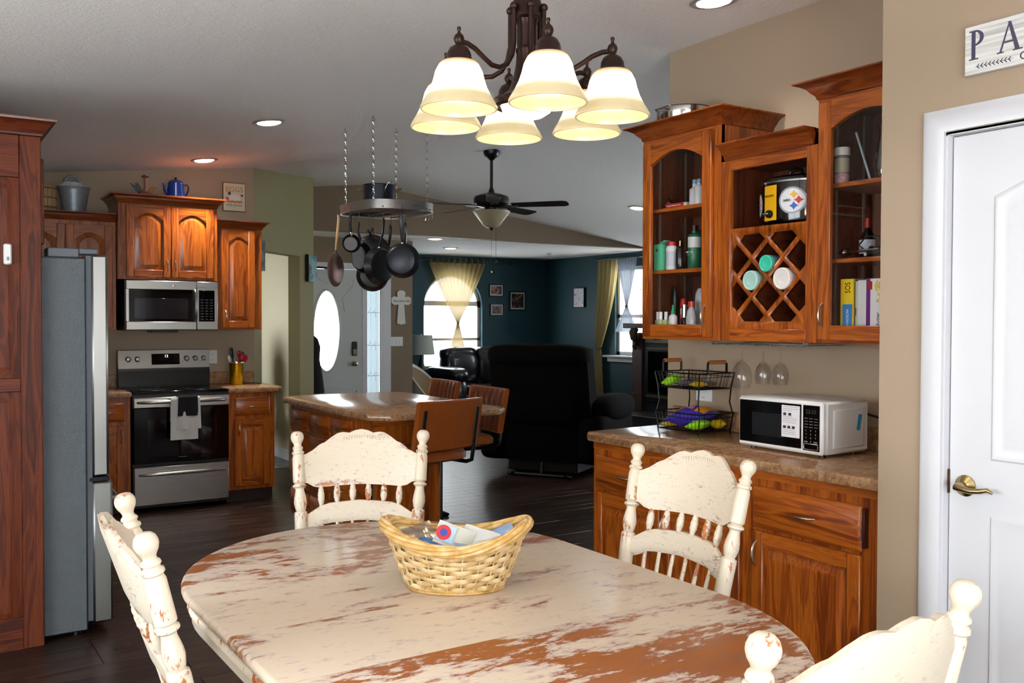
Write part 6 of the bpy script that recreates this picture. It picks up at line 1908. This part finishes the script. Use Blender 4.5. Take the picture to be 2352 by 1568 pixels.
def hourglass(ax, bx, zt, zp, zb, xp, wb, fixed, along='x', folds=11, amp=.016, wp=.03):
    def fn(u, v):
        z = zt + (zb - zt) * v
        if z > zp:
            k = (zt - z) / (zt - zp); kk = k ** 1.15
            l = ax + (xp - wp / 2 - ax) * kk; r = bx + (xp + wp / 2 - bx) * kk
        else:
            k = (zp - z) / (zp - zb)
            l = xp - wp / 2 - (wb / 2 - wp / 2) * k; r = xp + wp / 2 + (wb / 2 - wp / 2) * k
        q = l + (r - l) * u; off = amp * math.sin(u * folds * 2 * PI) * (.4 + .6 * min(1, abs(r - l) / .5))
        return (q, fixed + off, z) if along == 'x' else (fixed + off, q, z)
    return fn
t = thing('sheer_curtain', 'ivory sheer curtain knotted to an hourglass in the arched window', 'curtain', (0, 0, 0))
MB().grid(hourglass(6.57, 7.55, 2.33, 1.42, .78, 7.065, .42, 12.345), 110, 50).obj('fabric', SH1, t)
for k in range(10):
    x = 6.60 + k * .101
    MB().tube([(x, 12.358, 2.32), (x, 12.362, 2.372), (x, 12.345, 2.390), (x, 12.328, 2.372), (x, 12.332, 2.32)], .006, 6, flat=3.2).obj('tab', SH1, t)
MB().tube([(7.045, 12.345, 1.42), (7.085, 12.345, 1.42)], .018, 10).obj('knot', SH1, t)
t = thing('tieback_curtain', 'cream curtain panel held to the wall by a tieback on the teal wall', 'curtain', (0, 0, 0))
def pan2(u, v):
    z = 2.345 + (.26 - 2.345) * v
    zt = 1.05
    if z > zt:
        k = ((2.345 - z) / (2.345 - zt)); l = 10.98 + .05 * k; r = 10.49 + (10.88 - 10.49) * k ** 1.6
    else:
        k = (zt - z) / (zt - .26); l = 11.03 - .01 * k; r = 10.88 - .07 * k
    y = l + (r - l) * u
    return (8.67 + .02 * math.sin(u * 5 * 2 * PI) * (.5 + abs(l - r)), y, z)
MB().grid(pan2, 60, 50).obj('fabric', SH2, t)
MB().tube([(8.74, 11.06, 1.055), (8.65, 11.04, 1.05), (8.63, 10.95, 1.045), (8.65, 10.87, 1.05), (8.71, 10.90, 1.06)], .009, 8).obj('tieback', BLACK, t)
MB().tube([(8.68, 11.02, 2.36), (8.68, 9.7, 2.36)], .012, 8).obj('rod', BLACK, t)
for y in (11.0, 9.75): MB().box(8.68, 8.75, y - .01, y + .01, 2.35, 2.37).obj('bracket', BLACK, t)
t = thing('knotted_curtain', 'grey sheer curtain knotted to an hourglass behind the fireplace mantel', 'curtain', (0, 0, 0))
MB().grid(hourglass(10.055, 10.49, 2.345, 1.668, 1.30, 10.275, .50, 8.645, 'y', 6, .014, .035), 60, 40).obj('fabric', SH3, t)
MB().tube([(8.645, 10.25, 1.668), (8.645, 10.30, 1.668)], .016, 8).obj('knot', SH3, t)
MB().tube([(8.645, 10.06, 2.345), (8.69, 10.06, 2.36), (8.645, 10.06, 2.345)], .004, 5).obj('ring', BLACK, t)

# framed photographs and canvas
def blotch(name, stops, s=9):
    q = NT(name); q.set(Base_Color=q.ramp(q.noise(q.coords((s, s, s)), 1, 2, .5, .8), stops), Roughness=.4); return q.m
PH = [blotch('photo_warm', [(.35, '#1A1416'), (.47, '#6A3A28'), (.56, '#C08A6A'), (.66, '#241A20')]), blotch('photo_dim', [(.35, '#14161C'), (.48, '#4A3A38'), (.57, '#A88A7A'), (.66, '#1E2228')]), blotch('photo_dark', [(.38, '#100E12'), (.5, '#3A2420'), (.58, '#A06A50'), (.66, '#141420')])]
def photo(label, x0, x1, z0, z1, mat):
    t = thing('picture_frame', label, 'picture', ((x0 + x1) / 2, 12.43, (z0 + z1) / 2), 0, 'framed photographs on the teal wall')
    w, h = (x1 - x0) / 2, (z1 - z0) / 2
    m = MB()
    for a in ((-w, w, -h, -h + .014), (-w, w, h - .014, h), (-w, -w + .014, -h, h), (w - .014, w, -h, h)): m.box(a[0], a[1], -.022, -.001, a[2], a[3], .002)
    m.obj('frame', BLACK, t)
    MB().box(-w + .012, w - .012, -.012, -.004, -h + .012, h - .012).obj('mat_board', plain('mat_white', '#D8D6DC', .6), t)
    MB().box(-w + .036, w - .036, -.0135, -.0115, -h + .036, h - .036).obj('photograph', mat, t)
photo('small landscape photograph in black frame, the upper one beside the arched window', 7.668, 7.934, 1.834, 2.028, PH[0])
photo('small landscape photograph in black frame, below another beside the window', 7.685, 7.935, 1.533, 1.724, PH[1])
photo('large upright photograph in black frame near the teal corner', 8.049, 8.347, 1.625, 1.921, PH[2])
t = thing('canvas_picture', 'pastel floral canvas in thin black frame beside the cream curtain', 'picture', (8.75, 11.494, 1.813), PR)
MB().box(-.13, .13, -.035, 0, -.15, .15, .003).obj('frame', BLACK, t)
MB().box(-.122, .122, -.037, -.034, -.142, .142).obj('canvas', blotch('pastel_canvas', [(.32, '#D88AA8'), (.42, '#E8E4E4'), (.52, '#B8D0E8'), (.6, '#E8D8D0'), (.7, '#C870A0')], 14), t)

# cross and hall canvases
t = thing('wall_cross', 'distressed white wooden cross with lettering beside the front door', 'cross', (5.177, 10.47, 1.618))
def crosspoly(e=0):
    q = [(-.058, -.20), (0, -.215), (.058, -.20), (.045, -.06), (.040, .035), (.10, .028), (.132, .055), (.132, .115), (.10, .135), (.050, .125), (.055, .185), (.03, .205), (0, .21), (-.03, .205), (-.055, .185), (-.050, .125), (-.10, .135), (-.132, .115), (-.132, .055), (-.10, .028), (-.040, .035), (-.045, -.06)]
    return q
MB().prism(crosspoly(), -.02, -.001, 'xz').obj('board', distressed('worn_white_board', 'z', .62, '#E2E0DA', '#7A5A3C', '#A8A4A0', .6, 2.5), t)
text('love never fails', .045, BLACK, t, (0, -.0208, .078), .235, shear=.3)
def hung(label, a, zc, w, h, mt):
    s = .70711; x, y = 2.56 + s * a, 8.03 + s * a
    t = thing('canvas_picture', label, 'picture', (x + s * .001, y - s * .001, zc), R(45))
    MB().box(-w / 2, w / 2, -.035, 0, -h / 2, h / 2, .002).obj('stretcher_edge', BLACK, t)
    MB().box(-w / 2 + .002, w / 2 - .002, -.0365, -.034, -h / 2 + .002, h / 2 - .002).obj('painting', mt, t)
SEA = blotch('sea_painting', [(.3, '#1A3A4A'), (.45, '#3E7A80'), (.58, '#7AA89A'), (.7, '#24507A')], 7)
hung('small sea-green canvas on the column beside the front door', 1.15, 1.965, .19, .265, SEA)
hung('small green canvas between the narrow oak cabinet and the hall opening', .075, 2.02, .13, .27, blotch('leaf_painting', [(.35, '#1C2A20'), (.5, '#4A6A54'), (.65, '#8AA890')], 8))

# fireplace with hearth on the right wall (faces -x)
t = thing('fireplace', 'black fireplace with brown mantel legs and slate hearth', 'fireplace', (8.20, 9.63, 0), PR)
MANT = oak('mantel_wood', 'z', '#4A3026', '#38221A', '#22120C', .45)
SLATE = speckled('dark_slate', '#16191C', '#20262A', '#2A3034', '#343A3E', .3, .4)
FWd = 1.75
for x in (0, FWd - .20):
    l = MB().box(x, x + .20, 0, .54, .0, 1.30, .004).obj('mantel_leg', MANT, t)
    MB().box(x - .012, x + .212, -.012, .1, .27, .50, .004).obj('plinth', MANT, l)
    m = MB().tube([(x + .1, -.03, 1.36), (x + .1, -.07, 1.30), (x + .1, -.05, 1.22), (x + .1, -.02, 1.18), (x + .1, -.045, 1.12), (x + .1, -.02, 1.08)], [.05, .055, .045, .03, .035, .015], 10); m.obj('corbel', plain('bronze_carving', '#5A4A36', .5, .3), l)
MB().box(-.08, FWd + .08, -.10, .54, 1.36, 1.425, .008).obj('mantel_shelf', MANT, t)
MB().box(.20, FWd - .20, .02, .54, .27, 1.36).obj('slate_surround', SLATE, t)
MB().box(.26, FWd - .26, .005, .03, 1.175, 1.30).obj('frieze', plain('cream_frieze', '#8A8A7A', .5), t)
m = MB()
for k in range(22): m.ball((.30 + k * .053, -.004, 1.265 - .045 * math.sin((k % 8) / 7 * PI)), .015, 8, 6)
m.obj('bead_garland', BLACK, t)
b = MB().box(.27, FWd - .27, -.005, .05, .40, 1.16, .006).obj('insert', plain('firebox_black', '#14171A', .35, .3), t)
MB().box(.33, FWd - .33, -.010, -.004, .52, 1.06, .003).obj('fire_glass', BLACKGLASS, b)
for z in (1.10, .47): MB().box(.30, FWd - .30, -.014, -.004, z - .02, z + .02, .004).obj('louvre', plain('brass_dull', '#6A6650', .35, .8), b)
MB().box(-.12, FWd + .12, -.45, .54, .0, .265, .008).obj('hearth', SLATE, t)

# things in the hall and by the door
t = thing('office_chair', 'dark high-backed office chair standing in the hall', 'chair', (2.94, 9.62, 0), R(60))
cushion(MB(), 0, .20, .98, .22, .06, .33, .5).obj('backrest', BLACK, t); cushion(MB(), 0, .0, .50, .25, .24, .06, .5).obj('seat', BLACK, t)
MB().lathe([(.03, .08), (.03, .46)], 12).obj('column', BLACKMETAL, t)
for k in range(5):
    a = 2 * PI * k / 5; MB().tube([(0, 0, .10), (.28 * math.cos(a), .28 * math.sin(a), .06)], .018, 8).ball((.28 * math.cos(a), .28 * math.sin(a), .03), .03, 10, 8).obj('castor_arm', BLACK, t)
for s in (-1, 1): MB().tube([(s * .26, .12, .50), (s * .29, .1, .70), (s * .28, -.12, .72)], .018, 8).obj('armrest', plain('grey_arm', '#55555A', .5), t)
t = thing('coat_stand', 'black coat draped on a stand beside the front door', 'coat', (3.90, 10.22, 0))
MB().lathe([(.012, 0), (.012, 1.30)], 10).obj('pole', BLACKMETAL, t); MB().lathe([(.14, 0), (.14, .02), (.02, .03)], 20).obj('base', BLACKMETAL, t)
m = MB(); rr = []
for z, r in ((1.30, .03), (1.24, .10), (1.15, .13), (1.0, .12), (.85, .15), (.70, .17), (.62, .18)):
    rr.append([(r * (1 + .10 * math.sin(5 * a)) * math.cos(a), r * .7 * (1 + .1 * math.sin(5 * a + 1)) * math.sin(a), z) for a in [2 * PI * i / 30 for i in range(30)]])
m.rings(rr).obj('coat', plain('black_cloth', '#08080A', .9), t)
